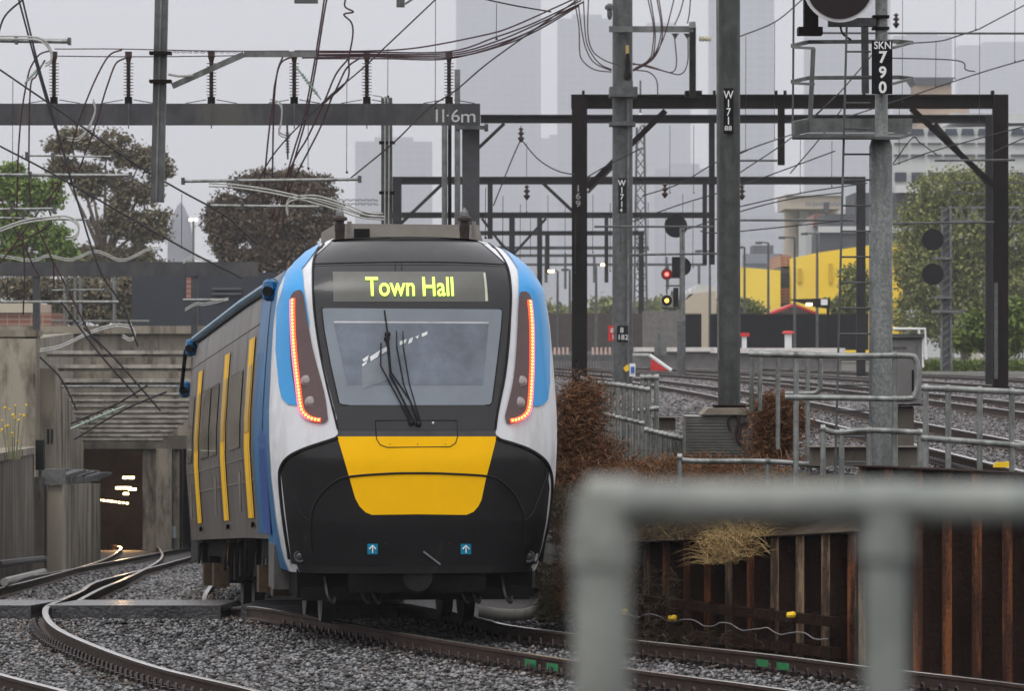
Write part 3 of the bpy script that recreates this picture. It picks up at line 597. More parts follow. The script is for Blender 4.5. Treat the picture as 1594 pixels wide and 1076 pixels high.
wallpx([(1232, 402), (1275, 393), (1275, 560), (1232, 560)], 421, 20, yel, 'wall', yb); wallpx([(1275.1, 393), (1385, 377), (1405, 380), (1405, 560), (1275.1, 560)], 420, 20, M('deep_yellow_cladding', (.88, .60, .05), .6, 0, .05, .3), 'wall', yb)
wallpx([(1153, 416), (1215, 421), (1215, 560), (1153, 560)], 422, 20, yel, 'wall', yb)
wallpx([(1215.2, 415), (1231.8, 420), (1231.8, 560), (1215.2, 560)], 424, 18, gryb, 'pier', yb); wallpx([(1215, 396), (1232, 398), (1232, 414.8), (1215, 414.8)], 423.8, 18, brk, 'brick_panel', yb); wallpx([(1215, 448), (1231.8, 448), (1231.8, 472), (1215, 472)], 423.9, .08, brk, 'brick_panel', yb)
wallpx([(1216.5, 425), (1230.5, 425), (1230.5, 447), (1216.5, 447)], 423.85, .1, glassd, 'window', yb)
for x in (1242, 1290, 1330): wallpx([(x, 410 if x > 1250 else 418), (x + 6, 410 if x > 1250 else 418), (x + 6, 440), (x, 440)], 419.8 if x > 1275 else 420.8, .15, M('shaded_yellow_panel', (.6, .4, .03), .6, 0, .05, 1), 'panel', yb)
sh = thing('gable_house', 'small white house with red gable trim behind the palisade fence', 'house', P(1232, 560, 400)); wallpx([(1200, 487), (1232, 474), (1262, 487), (1262, 560), (1200, 560)], 400, 8, whtb, 'wall', sh)
MB().beam(P(1196, 489, 399.8), P(1232, 475, 399.8), 8.4, .16).beam(P(1232, 475, 399.8), P(1268, 489, 399.8), 8.4, .16).build('roof', redm, sh)
bld('grey_building', 'stepped grey building between the yellow cladding and the big tree', 'building', 520, [(1276, 362, 1440, 480), (1284, 333, 1430, 352, 1), (1274, 352.2, 1440, 361.8, -.4), (1330, 300, 1475, 332.8, 3), (1395, 288, 1480, 299.8, 2)], [gryb, gryb, whtb, gryb, whtb], ['wall', 'upper_wall', 'white_band', 'top_floor', 'parapet'])
si = thing('silo_building', 'tall pale silo block with white header and faded lettering beyond the yellow building', 'silo', P(1270, 560, 700))
wallpx([(1222, 303), (1310, 303), (1310, 325), (1222, 325)], 699, 20, crm, 'header', si); wallpx([(1222, 302), (1312, 302), (1312, 304.5), (1222, 304.5)], 698.5, 1, whtb, 'cornice', si)
wallpx([(1223, 325.1), (1352, 325.1), (1352, 560), (1223, 560)], 721, 10, whtb, 'wall', si)
for i in range(4): MB().lathe(P(1231 + i * 21, 560, 710), [(10.4 * K(710), 0), (10.4 * K(710), 234.8 * K(710))], 18).build('silo_drum', whtb if i == 1 else crm, si, smooth=True)
sl = M('faded_lettering', (.25, .26, .28), .7); q = random.Random(3)
m = MB()
for i in range(14): x = 1254 + i * 4; m.box(P(x, 321 - q.uniform(0, 2), 698.9), P(x + 2.2, 316 - q.uniform(0, 3), 698.95))
m.build('faded_mark', sl, si); MB().box(P(1282, 330, 698.8), P(1290, 315, 698.98)).build('stair_cap', gryb, si)
bld('pale_office', 'pale hazy mid-rise block with ledges between the tall dark mast and the silo', 'building', 1100, [(1160, 395, 1218, 560), (1172, 382, 1204, 394.8, 2), (1160, 410, 1218, 412, -.6), (1160, 428, 1218, 430, -.6), (1160, 446, 1218, 448, -.6)], [haze_t, gryb, gryb, gryb, gryb], ['wall', 'roof_room', 'ledge', 'ledge', 'ledge'])
bld('brick_annexe', 'small red brick block between the silo and the grey building', 'building', 540, [(1267, 334, 1284, 352), (1255, 346, 1272, 440, 2)], [brk, whtb], ['upper_wall', 'wall'])
wb = thing('white_office', 'long pale office building with dark ribbon windows above the right trees', 'building', P(1460, 560, 640))
wallpx([(1385, 200), (1640, 195), (1640, 560), (1385, 560)], 640, 20, whtb, 'wall', wb); wallpx([(1480, 176), (1640, 176), (1640, 191), (1480, 191)], 641, 18, whtb, 'upper_wall', wb)
for i in range(8):
    x = 1392 + i * 26; wallpx([(x, 210), (x + 2, 200), (x + 19, 200), (x + 21, 210)], 639.7, .28, glassd, 'window', wb)
    wallpx([(x + 1, 282), (x + 1, 268), (x + 19, 268), (x + 19, 282)], 639.7, .28, glassd, 'window', wb)
    wallpx([(x, 222), (x + 22, 222), (x + 22, 224), (x, 224)], 639.6, .38, gryb, 'ledge', wb); wallpx([(x, 240), (x + 22, 240), (x + 22, 243), (x, 243)], 639.6, .38, gryb, 'ledge', wb)
wt = thing('rooftop_tank', 'tan concrete block with wide flat cap above the right gantry beam', 'building', P(1450, 200, 660)); tanc = M('tan_concrete', (.36, .28, .22), .8, 0, .12, .3)
wallpx([(1425, 200), (1425, 132), (1481, 132), (1481, 200)], 660, 8, tanc, 'wall', wt); wallpx([(1418, 120), (1486, 120), (1480, 131.8), (1426, 131.8)], 659.5, 9, gryb, 'cap', wt); wallpx([(1427, 176), (1509, 165), (1509, 200), (1427, 200)], 658, 1.9, tanc, 'lower_block', wt)
tn = thing('warehouse', 'tan shed with saw-tooth roof behind the station platform', 'warehouse', P(1090, 560, 450)); wallpx([(1066, 470), (1080, 457), (1115, 453), (1115, 560), (1066, 560)], 450, 12, crm, 'wall', tn)
wallpx([(1066, 460), (1070, 452), (1074, 458), (1078, 447), (1084, 455), (1086, 442), (1115, 446), (1115, 452.8), (1080, 456.8)], 450.2, 11, whtb, 'roof', tn)
bk = thing('brick_building', 'low red brick building at the left edge above the cutting', 'building', P(30, 520, 262)); wallpx([(-30, 487), (80, 487), (80, 560), (-30, 560)], 262, 10, brk, 'wall', bk); wallpx([(-30, 470), (52, 472), (52, 486.8), (-30, 486.8)], 261.8, 10.3, crm, 'parapet', bk)
ds = thing('dark_screen_building', 'dark blue-grey clad building beyond the tunnel behind the left masts', 'building', P(300, 520, 270)); dkb = M('dark_blue_cladding', (.03, .034, .045), .6, 0, .15, .3)
wallpx([(205, 430), (455, 424), (455, 560), (205, 560)], 270, 8, dkb, 'wall', ds); wallpx([(290, 432), (298, 432), (298, 465), (290, 465)], 269.8, .19, brk, 'brick_strip', ds)
for y in (448, 456): wallpx([(330, y), (375, y), (375, y + 3), (330, y + 3)], 269.7, .28, gryb, 'window', ds)
rl = thing('bridge_railing', 'grey double-rail guard fence on top of the tunnel portal', 'railing', P(150, 515, 233))
for y in (500, 509): MB().tube([P(80, y, 233), P(232, y, 233)], .05, 6).build('rail', galv, rl)
for x in (101, 117, 125, 178): MB().tube([P(x, 516, 233), P(x, 432, 233)], .08 if x > 100 else .05, 6).build('post', galv, rl)
# far hill of trees/houses under the skyline
tm = thing('tree_belt', 'hazy belt of trees behind the station fence', 'trees', P(1000, 540, 700)); foliage('crown', [(700 + i * 28, 500 - 8 * math.sin(i * 1.7), 26, 30) for i in range(17)], 700, lf_right, tm, 16000, .55, fill=.2); tm['kind'] = 'stuff'
# lattice tower between the masts
lt = thing('lattice_tower', 'slim lattice radio tower right of the grey mast', 'tower', P(997, 560, 500)); m = MB(); k = 5
for sx in (-11, 11):
    m.beam(P(997 + sx, 560, 500), P(997 + sx * .5, 185, 500), .22, .22)
for i in range(20):
    y0 = 560 - i * 18.5; wv = 11 - 5.5 * i / 20; w2 = 11 - 5.5 * (i + 1) / 20; m.beam(P(997 - wv, y0, 500), P(997 + w2, y0 - 18.5, 500), .1, .1); m.beam(P(997 + wv, y0, 500.2), P(997 - w2, y0 - 18.5, 500.2), .1, .1)
m.tube([P(997, 185, 500), P(997, 125, 500)], .1, 5); m.build('lattice_frame', galvd, lt)
for dx, dy in ((-4, 190), (3, 186), (0, 182)): MB().lathe(P(997 + dx, dy + 8, 499), [(.2, 0), (.25, .6), (.1, .9)], 8).build('antenna', whitep, lt)

# ------------------------------------------------------------------ station and fences in the middle distance
def fencelet(label, x0, x1, yt, yb, Y, mat, n, spike=False, name='palisade_fence', Y2=None):
    Y2 = Y2 or Y; t = thing(name, label, 'fence', P(x0, yb, Y)); b = MB(); w_ = (x1 - x0) / n
    for i in range(n):
        f = (i + .5) / n; YY = Y + (Y2 - Y) * f; x = x0 + w_ * (i + .5); a = P(x - w_ * .497, yb, YY); c = P(x + w_ * .497, yt, YY); b.box((a.x, YY, a.z), (c.x, YY + .04, c.z))
        if spike: b.prism([(a.x, YY, c.z), (c.x, YY, c.z), ((a.x + c.x) / 2, YY, c.z + 3 * K(YY))], (0, .04, 0))
    b.build('pales', mat, t); MB().beam(P(x0, yt + 6, Y) + Vector((0, .08, 0)), P(x1, yt + 6, Y2) + Vector((0, .08, 0)), .06, .12).build('rail', mat, t); MB().beam(P(x0, yb - 8, Y) + Vector((0, .08, 0)), P(x1, yb - 8, Y2) + Vector((0, .08, 0)), .06, .12).build('rail', mat, t)
brf = M('brown_fence_steel', (.07, .055, .052), .7, 0, .15, 2)
fencelet('black palisade fence in front of the yellow building', 1152, 1352, 490, 545, 330, blk, 60, True)
fencelet('short black palisade fence behind the signal post base', 1066, 1092, 490, 545, 331, blk, 8, True)
fencelet('black palisade fence between the tan warehouse and tall dark mast', 1105, 1118, 490, 545, 331, blk, 5, True)
fencelet('tall brown slatted fence between train and dark gantry column', 850, 1000, 488, 548, 340, brf, 40)
fencelet('brown mesh gate with notices left of the mid signal post', 1000, 1062, 484, 548, 338, M('grey_mesh', (.16, .15, .14), .8, 0, .2, 3), 26)
plat = thing('station_platform', 'long low station platform with white edge behind the yard tracks', 'platform', P(1100, 575, 300))
platf = M('platform_face', (.16, .15, .15), .8, 0, .2, 2); edge = M('platform_edge_white', (.62, .58, .56), .7, 0, .1, 3)
MB().box((P(860, 0, 310).x, 310, ZY), (P(1125, 0, 310).x, 316, P(0, 545, 310).z - .1)).build('platform_wall', platf, plat); MB().box((P(1120, 0, 290).x, 290, ZY), (P(1310, 0, 290).x, 296, P(0, 547, 290).z - .1)).build('platform_wall', platf, plat)
MB().box((P(990, 0, 310).x, 309.6, P(0, 545, 310).z - .099), (P(1125, 0, 310).x, 316, P(0, 541, 310).z)).build('coping', edge, plat); MB().box((P(1112, 0, 290).x, 289.6, P(0, 547, 290).z - .099), (P(1315, 0, 290).x, 296, P(0, 542, 290).z)).build('coping', edge, plat)
rl = thing('platform_ramp_rail', 'white sloping ramp handrail at the platform end', 'railing', P(1030, 575, 255)); MB().tube([P(1011, 553, 255), P(1045, 577, 255)], .09, 6).build('rail', whitep, rl); MB().prism([P(1013, 558, 256), P(1040, 577, 256), P(1013, 577, 256)], (0, .1, 0)).build('infill', redm, rl)
MB().tube([P(985, 553, 255), P(1011, 553, 255)], .08, 6).build('rail', palec, rl)
b = thing('crowd_barrier', 'row of pale orange-tipped barrier posts on the platform left of the dark column', 'barrier', P(890, 552, 300))
for i in range(14):
    x = 862 + i * 6.6
    if 888 < x < 915: continue
    MB().box(P(x, 552, 300), P(x + 3, 541, 300.3)).build('post', M('pinkish_post', (.6, .42, .36), .7), b)
MB().box(P(855, 562, 300), P(958, 553, 300.2)).build('skirting', galvd, b)
for i in range(24): x = 858 + i * 4.2; (MB().box(P(x, 585, 299), P(x + 1.6, 562.1, 299.1)).build('baluster', galvd, b)) if not (888 < x < 915) else None
shp = thing('station_shelter', 'dark platform shelter roof with a lit lamp by the palisade fence', 'shelter', P(1270, 545, 320)); MB().prism([P(1232, 466, 320), P(1292, 464, 320), P(1292, 480, 320), P(1275, 478, 320)], (0, 3, 0)).build('roof', blk, shp)
MB().box(P(1287, 545, 321), P(1291, 480.1, 321.3)).build('post', blk, shp); MB().box(P(1255, 476, 319.7), P(1264, 472, 319.9)).build('lamp', M('warm_lamp', (1, .8, .5), emit=(1, .7, .35), es=5), shp); MB().box(P(1278, 475, 319.6), P(1288, 466, 319.7)).build('sign_panel', whitep, shp)
m = MB().box(P(1222, 545, 300), P(1232, 520, 300.4)); cb = thing('waste_bin', 'white bin with red lid on the platform behind the fence posts', 'bin', P(1227, 545, 300)); m.build('bin_body', whitep, cb); MB().lathe(P(1227, 520, 300.2), [(.36, 0), (.4, .05), (.22, .18)], 10).build('lid', redm, cb)
cb = thing('waste_bin', 'white and red bin on the platform right beside the tall dark mast', 'bin', P(1160, 545, 300)); MB().box(P(1155, 545, 300), P(1162, 524, 300.3)).build('bin_body', whitep, cb); MB().box(P(1152, 523.9, 299.9), P(1166, 518, 300.4)).build('lid', redm, cb)
def lamp(x, yt, Y, arm, label, lit=False, yb=560):
    t = thing('street_lamp', label, 'lamp post', P(x, yb, Y), 'lamp posts along the station'); MB().tube([P(x, yb, Y), P(x, yt, Y)], [.11, .07], 8).build('pole', galvd, t)
    m = MB().tube([P(x, yt, Y), P(x + arm, yt - 1, Y)], .05, 6).build('arm', galvd, t); MB().box(P(x + arm - 5, yt + 2, Y - .15), P(x + arm + 5, yt - 1.5, Y + .15)).build('lamp_head', M('warm_lamp') if lit else galvd, t)
lamp(1237, 370, 330, -20, 'lamp post with a long left arm before the yellow building pier'); lamp(1272, 364, 330, -20, 'lamp post with left arm before the yellow building, second from its left pier')
lamp(1196, 378, 350, -15, 'lamp post with short left arm just right of the tall dark mast'); lamp(1159, 385, 360, -8, 'thin lamp post touching the right side of the tall dark mast'); lamp(1105, 391, 350, -18, 'thin lamp post left of the tall dark mast before the tan warehouse')
lamp(928, 412, 330, 12, 'lit lamp post between the dark column and grey mast', True); lamp(868, 422, 340, -10, 'lit lamp post immediately right of the train', True); lamp(887, 420, 345, -8, 'lamp post half hidden behind the dark gantry column')

# ------------------------------------------------------------------ overhead gantries
def gantry(label, Y, x0, x1, ybeam, hb, cols, cw, mat, braces=(), drops=(), yb=None, extra=None):
    t = thing('overhead_gantry', label, 'gantry', P(cols[0] if cols else x0, 600, Y), 'overhead line gantries'); k = K(Y)
    a = P(x0, ybeam, Y); c = P(x1, ybeam, Y); MB().ibeam(a, c, .32, hb * k, t=.05 if Y < 200 else .08).build('beam', mat, t)
    for cx in cols:
        top_ = P(cx, ybeam - hb / 2, Y); bt = P(cx, 0, Y); MB().beam((bt.x, Y, ZY - .2 if yb is None else yb), (bt.x, Y, top_.z - .002), cw * k, .34).build('column', mat, t)
    for (ax, ay, bx, by, wdt) in braces: MB().beam(P(ax, ay, Y - .05), P(bx, by, Y - .05), wdt * k, .12, (0, 1, 0)).build('brace', mat, t)
    for (dx, dy, wdt) in drops: MB().beam(P(dx, ybeam + hb / 2, Y - .2), P(dx, dy, Y - .2), wdt * k, .12).build('dropper_post', mat, t)
    return t
G1 = gantry('near black gantry with a diagonal brace at its right column', 165, 889, 1568, 158, 22, [902, 1557], 24, blackst, [(1036, 172, 914, 292, 9), (1418, 168, 1548, 290, 9)], [(1216, 257, 11)])
MB().box(P(1548, 590, 164.6), P(1553, 440, 164.7)).build('conduit', galvd, G1); 
for k_, x in enumerate((908, 1112, 1208, 1222, 1345, 1545)): MB().box(P(x - 2, 147, 164.8), P(x + 2, 141, 165)).build('bolt_bracket', blackst, G1)
stacktext('169', 900, 288, 164.7, 10, 12, M('faded_number_white', (.3, .3, .3), .7), G1, 1.2)
dkg = M('dark_gantry_steel', (.022, .020, .021), .6, .1, .25, 2, spec=.15)
gantry('second gantry with dark beam just below the near black one', 182, 748, 1546, 185, 13, [1540], 12, dkg, [(1455, 192, 1540, 290, 6), (785, 192, 740, 235, 5)], [(1108, 412, 9)])
gantry('third gantry with beam crossing behind both tall masts', 246, 612, 1345, 281, 12, [618, 1340], 14, dkg, [(690, 285, 622, 350, 5), (845, 285, 893, 330, 5), (960, 255, 915, 300, 4)], [(763, 372, 8), (1097, 412, 7)])
gantry('fourth gantry low behind the grey mast and signal disc', 308, 560, 1112, 335, 9, [840], 8, dkg, [(850, 340, 800, 395, 4), (750, 340, 795, 400, 4)], [(797, 430, 9), (944, 440, 6)])
gantry('fifth gantry with a short thin beam left of the signal disc', 362, 740, 1003, 363, 7, [998], 8, dkg, [(770, 367, 800, 400, 3)], [(852, 425, 7)])
gantry('sixth gantry, faint and lowest in the row', 430, 745, 1010, 386, 5, [768, 1000], 5, galvd, [], [(850, 440, 5)])
gantry('seventh gantry, very faint and small in the far middle', 520, 762, 995, 398, 4.5, [790, 960], 5, galvd, [(795, 402, 815, 425, 2)], [(880, 450, 4), (925, 440, 4)])
gantry('eighth gantry, the smallest, just above the slatted fence', 620, 775, 1100, 412, 4, [820, 1088], 4, galvd, [], [(905, 455, 3), (1040, 450, 3)])
GL = gantry('broad grey box gantry beam at left chalked with its height', 100, -160, 747, 178, 33, [733], 27, beamg, [], [], yb=-1.2)
MB().box(P(-160, 194.6, 99.77), P(747.4, 161.4, 99.81)).build('beam_web', beamg, GL)
for x, y in ((712, 199), (757, 199)): MB().box(P(x - 3, y + 5, 99.7), P(x + 3, y - 6, 99.85)).build('bolt_bracket', galvd, GL)
MB().box(P(712, 201, 99.6), P(757, 195.6, 99.74)).build('cap_plate', galvd, GL)
chalk = M('white_chalk', (.55, .56, .57), .9, 0, .2, 20)
for s, x, w_, h in (('1', 680, 1, 20), ('1', 690, 1, 20), ('.', 697, 1, 3), ('6', 709, 1.1, 20), ('m', 729, 1.2, 13)):
    text_mesh('chalk_figure', s, P(x, 190 if s != '.' else 181, 99.755), (1, 0, .04), (0, 0, 1), h * K(100), chalk, GL, w_, 0.0)
def insulator(x, yt, yb, Y, parent):
    k = K(Y); n = 11; h = (yb - yt) * k; pr = [(.05, 0), (.05, h * .12), (.035, h * .13)]
    for i in range(n): z = h * (.16 + .66 * i / n); pr += [(.04, z), (.10, z + .006), (.10, z + .014), (.04, z + .02)]
    pr += [(.05, h * .84), (.07, h * .9), (.07, h), (.02, h)]
    o = MB().lathe(P(x, yb, Y), pr, 12).build('insulator', porc, parent); MB().box(P(x - 6, yb + 2, Y - .1), P(x + 6, yb - 10, Y + .1)).build('insulator_base', blackst, parent)
    m = MB().tube([P(x - 8, yb - 6, Y), P(x - 40, yb - .5, Y)], .009, 4).tube([P(x + 8, yb - 6, Y), P(x + 40, yb - .5, Y)], .009, 4); m.build('stay_wire', galvd, parent)
    MB().tube([P(x, 160, Y - .25), P(x, 200, Y - .25)], .012, 5).build('bolt', galvd, parent)
for x in (84, 200, 329, 458, 571, 699): insulator(x, 80, 161, 99.9, GL)
GM = gantry('lower left grey beam carrying pale cables over the tunnel approach', 128, -120, 402, 419, 22, [57, 303], 10, beamg, [], [], yb=-2.2)
MB().box(P(-120, 430.2, 127.8), P(402, 407.8, 127.86)).build('beam_web', beamg, GM)
for x0, x1, y in ((-20, 185, 470), (285, 356, 467), (60, 278, 602)): MB().tube([P(x0, y, 127), P(x1, y, 127)], .035, 8).build('cross_pipe', pipem, GM)
def mast(label, x, x0w, yt, ybz, Y, mat, name='overhead_mast', round_=True, group='overhead line masts', dpt=None):
    t = thing(name, label, 'mast', (P(x, 0, Y).x, Y, ybz), group); r = x0w * K(Y) / 2
    (MB().tube([(P(x, 0, Y).x, Y, ybz), P(x, yt, Y)], [r, r * .97], 16) if round_ else MB().ibeam((P(x, 0, Y).x, Y, ybz), P(x, yt, Y), 2 * r, 2 * r, (0, 1, 0), .02)).build('pole', mat, t, smooth=round_); return t
# left masts
m = thing('drop_post', 'leaning grey steel dropper post hanging in front of the left gantry beam', 'post', P(250, 100, 75)); MB().beam(P(254, -120, 75), P(245, 315, 75), 20 * K(75), .18, (0, 1, 0)).build('post', galvd, m); MB().beam(P(253.5, -120, 74.9), P(243, 313, 74.9), 3 * K(75), .02, (0, 1, 0)).build('flange', galv, m)
for y in (126, 82): MB().box(P(232, y + 2, 74.8), P(268, y - 1, 75.1)).build('clamp', blackst, m)
m = mast('slim grey mast with pale cables right behind the train roof left side', 602, 17, 152, -1, 105, galvd, round_=False)
for dx in (-3, 3): MB().tube(smoothpts([P(580, 148, 104.7), P(596, 152, 104.7), P(602 + dx, 170, 104.6), P(602 + dx, 350, 104.6)], 5), .012, 6).build('cable', palec, m)
for y in (222, 300): MB().box(P(590, y + 2, 104.6), P(615, y - 2, 104.8)).build('clamp', blackst, m)
mast('left one of a pair of slim pale poles beside the chalked beam end', 692, 9, 165, -1, 112, galv); mast('right one of a pair of slim pale poles beside the chalked beam end', 712, 9, 108, -1, 112, galv)
mast('dark slim pole between the two pale poles', 700, 6, 195, -1, 111.5, blackst)
# arms of pipe cantilevers at left
arm = thing('cantilever_arm', 'grey cantilever arm bracketed to the leaning dropper post', 'bracket', P(260, 125, 76)); MB().beam(P(268, 134, 76), P(380, 84, 76), 9 * K(76), .06, (0, 1, 0)).beam(P(380, 84, 76), P(492, 84, 76), 9 * K(76), .06, (0, 1, 0)).build('arm', galv, arm)
MB().tube(smoothpts([P(262, 115, 75.9), P(280, 118, 75.9), P(300, 117, 75.9)], 4), .02, 6).build('stay', palec, arm)
for i, (lb, pts, r_) in enumerate([('long horizontal registration pipe with clamps level with the leaning post foot', [(285, 282), (560, 279)], .03), ('short square-ended pipe below the registration pipe before the dense tree', [(325, 320), (500, 322)], .03),
        ('thick horizontal pipe running in from the left edge across the trees', [(-20, 272), (203, 273)], .032), ('thin horizontal tube over the gum tree between small brackets', [(42, 242), (176, 244)], .018), ('short grey arm with an upright stub near the top left corner', [(-10, 62), (108, 64)], .045),
        ('faint pipe across the bright green tree', [(-10, 326), (85, 325)], .028), ('second faint pipe below across the green tree', [(-10, 339), (142, 342)], .024), ('thin tube sloping above the tunnel portal railing', [(78, 452), (165, 451)], .016)]):
    t = thing('registration_pipe', lb, 'pipe', P(*pts[0], 95), 'left registration pipes'); MB().tube([P(*q, 95) for q in pts], r_, 8).build('tube', pipem, t, smooth=True)
    for e in (pts[0], pts[1], ((pts[0][0] * .7 + pts[1][0] * .3), (pts[0][1] + pts[1][1]) / 2)): MB().box(P(e[0] - 3, e[1] + 5, 94.9), P(e[0] + 3, e[1] - 5, 95.1)).build('clamp', galvd, t)
# small pale loops of cable
for i, (lb, pts, r_, Y) in enumerate([('pale cable pair hooking down at the left end of the top cable run', [(-5, 60), (50, 61), (70, 68), (80, 85), (78, 98), (70, 103)], .016, 92), ('pale double cable looping back before the bright green tree', [(-5, 362), (35, 348), (75, 342), (105, 341), (120, 350), (122, 363), (114, 372), (102, 373)], .016, 92),
        ('pale double cable arching over the tunnel portal', [(62, 548), (95, 541), (140, 520), (178, 509), (203, 512), (210, 524), (203, 531), (190, 525)], .018, 110), ('pale cable sweeping down to the train roof equipment', [(325, 290), (365, 292), (420, 300), (470, 311), (520, 325), (560, 338), (598, 342)], .014, 85),
        ('pale cable loop left of the train roof beacon', [(448, 335), (446, 322), (455, 312), (490, 309), (530, 320), (570, 335), (596, 337)], .014, 85), ('pale cable lying wavy along the lower left beam', [(0, 400), (50, 407), (75, 400), (110, 406), (150, 393), (190, 407), (230, 390), (250, 388)], .014, 127),
        ('pale cable rising over the lower beam post', [(285, 410), (298, 402), (310, 404), (330, 409)], .014, 127), ('pale cable hanging in a loop under the left gantry beam', [(145, 158), (148, 175), (138, 200), (122, 218), (105, 218)], .014, 98), ('pale cable curving beside the insulator in the middle of the beam', [(420, 158), (437, 165), (438, 190), (434, 208), (445, 214), (452, 212)], .014, 98),
        ('pale curl of cable under the small bracket beside the train roof', [(355, 467), (320, 475), (305, 475), (288, 484)], .012, 126)]):
    b_ = MB(); pp = smoothpts([P(x, y, Y) for x, y in pts], 6); b_.tube(pp, r_, 6); b_.tube([p + Vector((0, .05, .05)) for p in pp], r_, 6); top(b_, 'cable_loop', palec, lb, 'cable', 'pale cable loops', True)

# ------------------------------------------------------------------ right masts
m1 = mast('broad grey steel mast with collar, left of the tall dark mast', 969, 32, -60, ZY - .2, 160, galvd, dpt=.5)
MB().beam(P(978, 130, 159.6), P(978, 590, 159.6), 3 * K(160), .03, (0, 1, 0)).build('edge_strip', galv, m1)
MB().box(P(949, 150, 159.2), P(991, 138, 160.6)).build('collar', galvd, m1); MB().box(P(955, 137.8, 159.3), P(984, 128, 160.4)).build('collar', galvd, m1); MB().box(P(949, 195, 159.3), P(988, 192, 160.6)).build('collar', galvd, m1)
MB().lathe(P(977, 128, 159.4), [(.06, 0), (.12, .2), (.08, .4), (.1, .6), (.05, .9)], 8).build('switch', blackst, m1); MB().box(P(974, 95, 159.4), P(979, 70, 159.45)).build('brass_clip', M('brass', (.5, .36, .14), .4, .6), m1)
MB().beam(P(948, 45, 159.5), P(1079, 45, 159.5), .2, 9 * K(160)).build('cross_arm', galv, m1); MB().beam(P(1078, 38, 159.4), P(1078, 147, 163), .2, 11 * K(160), (0, 1, 0)).build('drop_arm', galvd, m1); MB().box(P(1067, 149, 163), P(1091, 143, 164)).build('foot_plate', blackst, m1)
MB().lathe(P(1088, 60, 159.4), [(.04, 0), (.1, .03), (.05, .08), (.1, .13), (.05, .18), (.1, .23), (.05, .28), (.1, .33), (.03, .38)], 10, (1, 0, 0)).build('insulator', M('cream_insulator', (.45, .42, .3), .4), m1)
for x, y in ((1051, 52), (1070, 52)): MB().lathe(P(x, y + 8, 159.4), [(.02, 0), (.1, .14), (.14, .16)], 8).build('insulator', galv, m1)
MB().lathe(P(949, 30, 159.5), [(.04, 0), (.08, .1), (.08, .3), (.15, .32), (.15, .42), (.05, .5)], 8).build('insulator', galvd, m1)
def plate(parent, x, y0, y1, w_, Y, mat=blk): MB().box(P(x - w_ / 2, y1, Y), P(x + w_ / 2, y0, Y + .02)).build('number_plate', mat, parent)
plate(m1, 969, 277, 332, 13, 159.05); stacktext('W171', 968, 280, 159.03, 9, 11, whitep, m1, .9); stacktext('4', 967, 324, 159.03, 6, 8, whitep, m1, 1)
plate(m1, 969, 507, 533, 17, 159.05); text_mesh('lettering', '8', P(968, 518, 159.03), (1, 0, 0), (0, 0, 1), 8 * K(159), whitep, m1); text_mesh('lettering', '182', P(969.5, 529, 159.03), (1, 0, 0), (0, 0, 1), 8 * K(159), whitep, m1)
plate(m1, 951, 507, 531, 8, 159.3, redm); text_mesh('lettering', '8', P(952.5, 518, 159.28), (1, 0, 0), (0, 0, 1), 7 * K(159), whitep, m1); text_mesh('lettering', '1', P(954, 528, 159.28), (1, 0, 0), (0, 0, 1), 7 * K(159), whitep, m1)
t = thing('lineside_marker', 'small yellow and white marker signs at the foot of the grey mast', 'sign', P(980, 588, 150)); MB().prism([P(970, 573, 150), P(977, 567, 150), P(979, 570, 150), P(979, 577, 150), P(974, 579, 150)], (0, .03, 0)).build('yellow_panel', yellowm, t); MB().box(P(980, 586, 150), P(989, 566, 150.03)).build('white_panel', whitep, t); MB().box(P(982, 581, 149.97), P(987.5, 571, 149.99)).build('blue_panel', M('sign_blue', (.05, .12, .4), .5), t); MB().box(P(977, 596, 150.04), P(979, 570, 150.08)).build('post', galvd, t)
m2 = mast('tall dark grey tubular mast standing on the corrugated plinth', 1135, 35, -60, 2.33, 66, M('weathered_mast_steel', (.075, .078, .077), .55, .3, .3, 5, .1, stain=(.045, .05, .047), sc2=3))
plate(m2, 1134, 137, 208, 15, 65.8); stacktext('W171', 1134, 141, 65.795, 12, 13.5, whitep, m2, .85); text_mesh('lettering', '88', P(1133.5, 203, 65.78), (1, 0, 0), (0, 0, 1), 7.5 * K(66), whitep, m2, 1.1)
MB().tube([P(1116, -60, 65.85), P(1118, 560, 65.85)], .012, 6).build('conduit', galv, m2); MB().box(P(1112, 636, 65.7), P(1158, 630, 66.3)).build('base_plate', blackst, m2)
pl = thing('mast_plinth', 'pale corrugated concrete plinth with a black painted scrawl', 'plinth', P(1120, 715, 66)); ribm = M('pale_ribbed_concrete', (.30, .30, .28), .8, 0, .2, 4, .3, stain=(.2, .2, .18), sc2=2)
m = MB()
for i in range(17): y0 = 646 + i * 4.4; m.box(P(1067, y0 + 3.3, 65.35), P(1175, y0, 66.6)).box(P(1067.2, y0 + 4.39, 65.365), P(1174.8, y0 + 3.31, 66.58))
m.build('ribbed_casing', ribm, pl); MB().prism([P(1092, 645.8, 65.3), P(1176, 645.8, 65.3), P(1174, 636, 65.3), P(1103, 636, 65.3)], (0, 1.3, 0)).build('cap', M('sandy_concrete', (.22, .19, .15), .8, 0, .2, 4), pl)
gp = [(1138, 672), (1134, 660), (1137, 650), (1144, 648), (1149, 656), (1147, 668), (1146, 680), (1152, 692), (1154, 672), (1156, 661), (1163, 659), (1167, 668)]
MB().tube(smoothpts([P(x, y, 65.335) for x, y in gp], 5), .019, 5).build('spray_scrawl', M('black_spray', (.03, .015, .015), .6), pl)
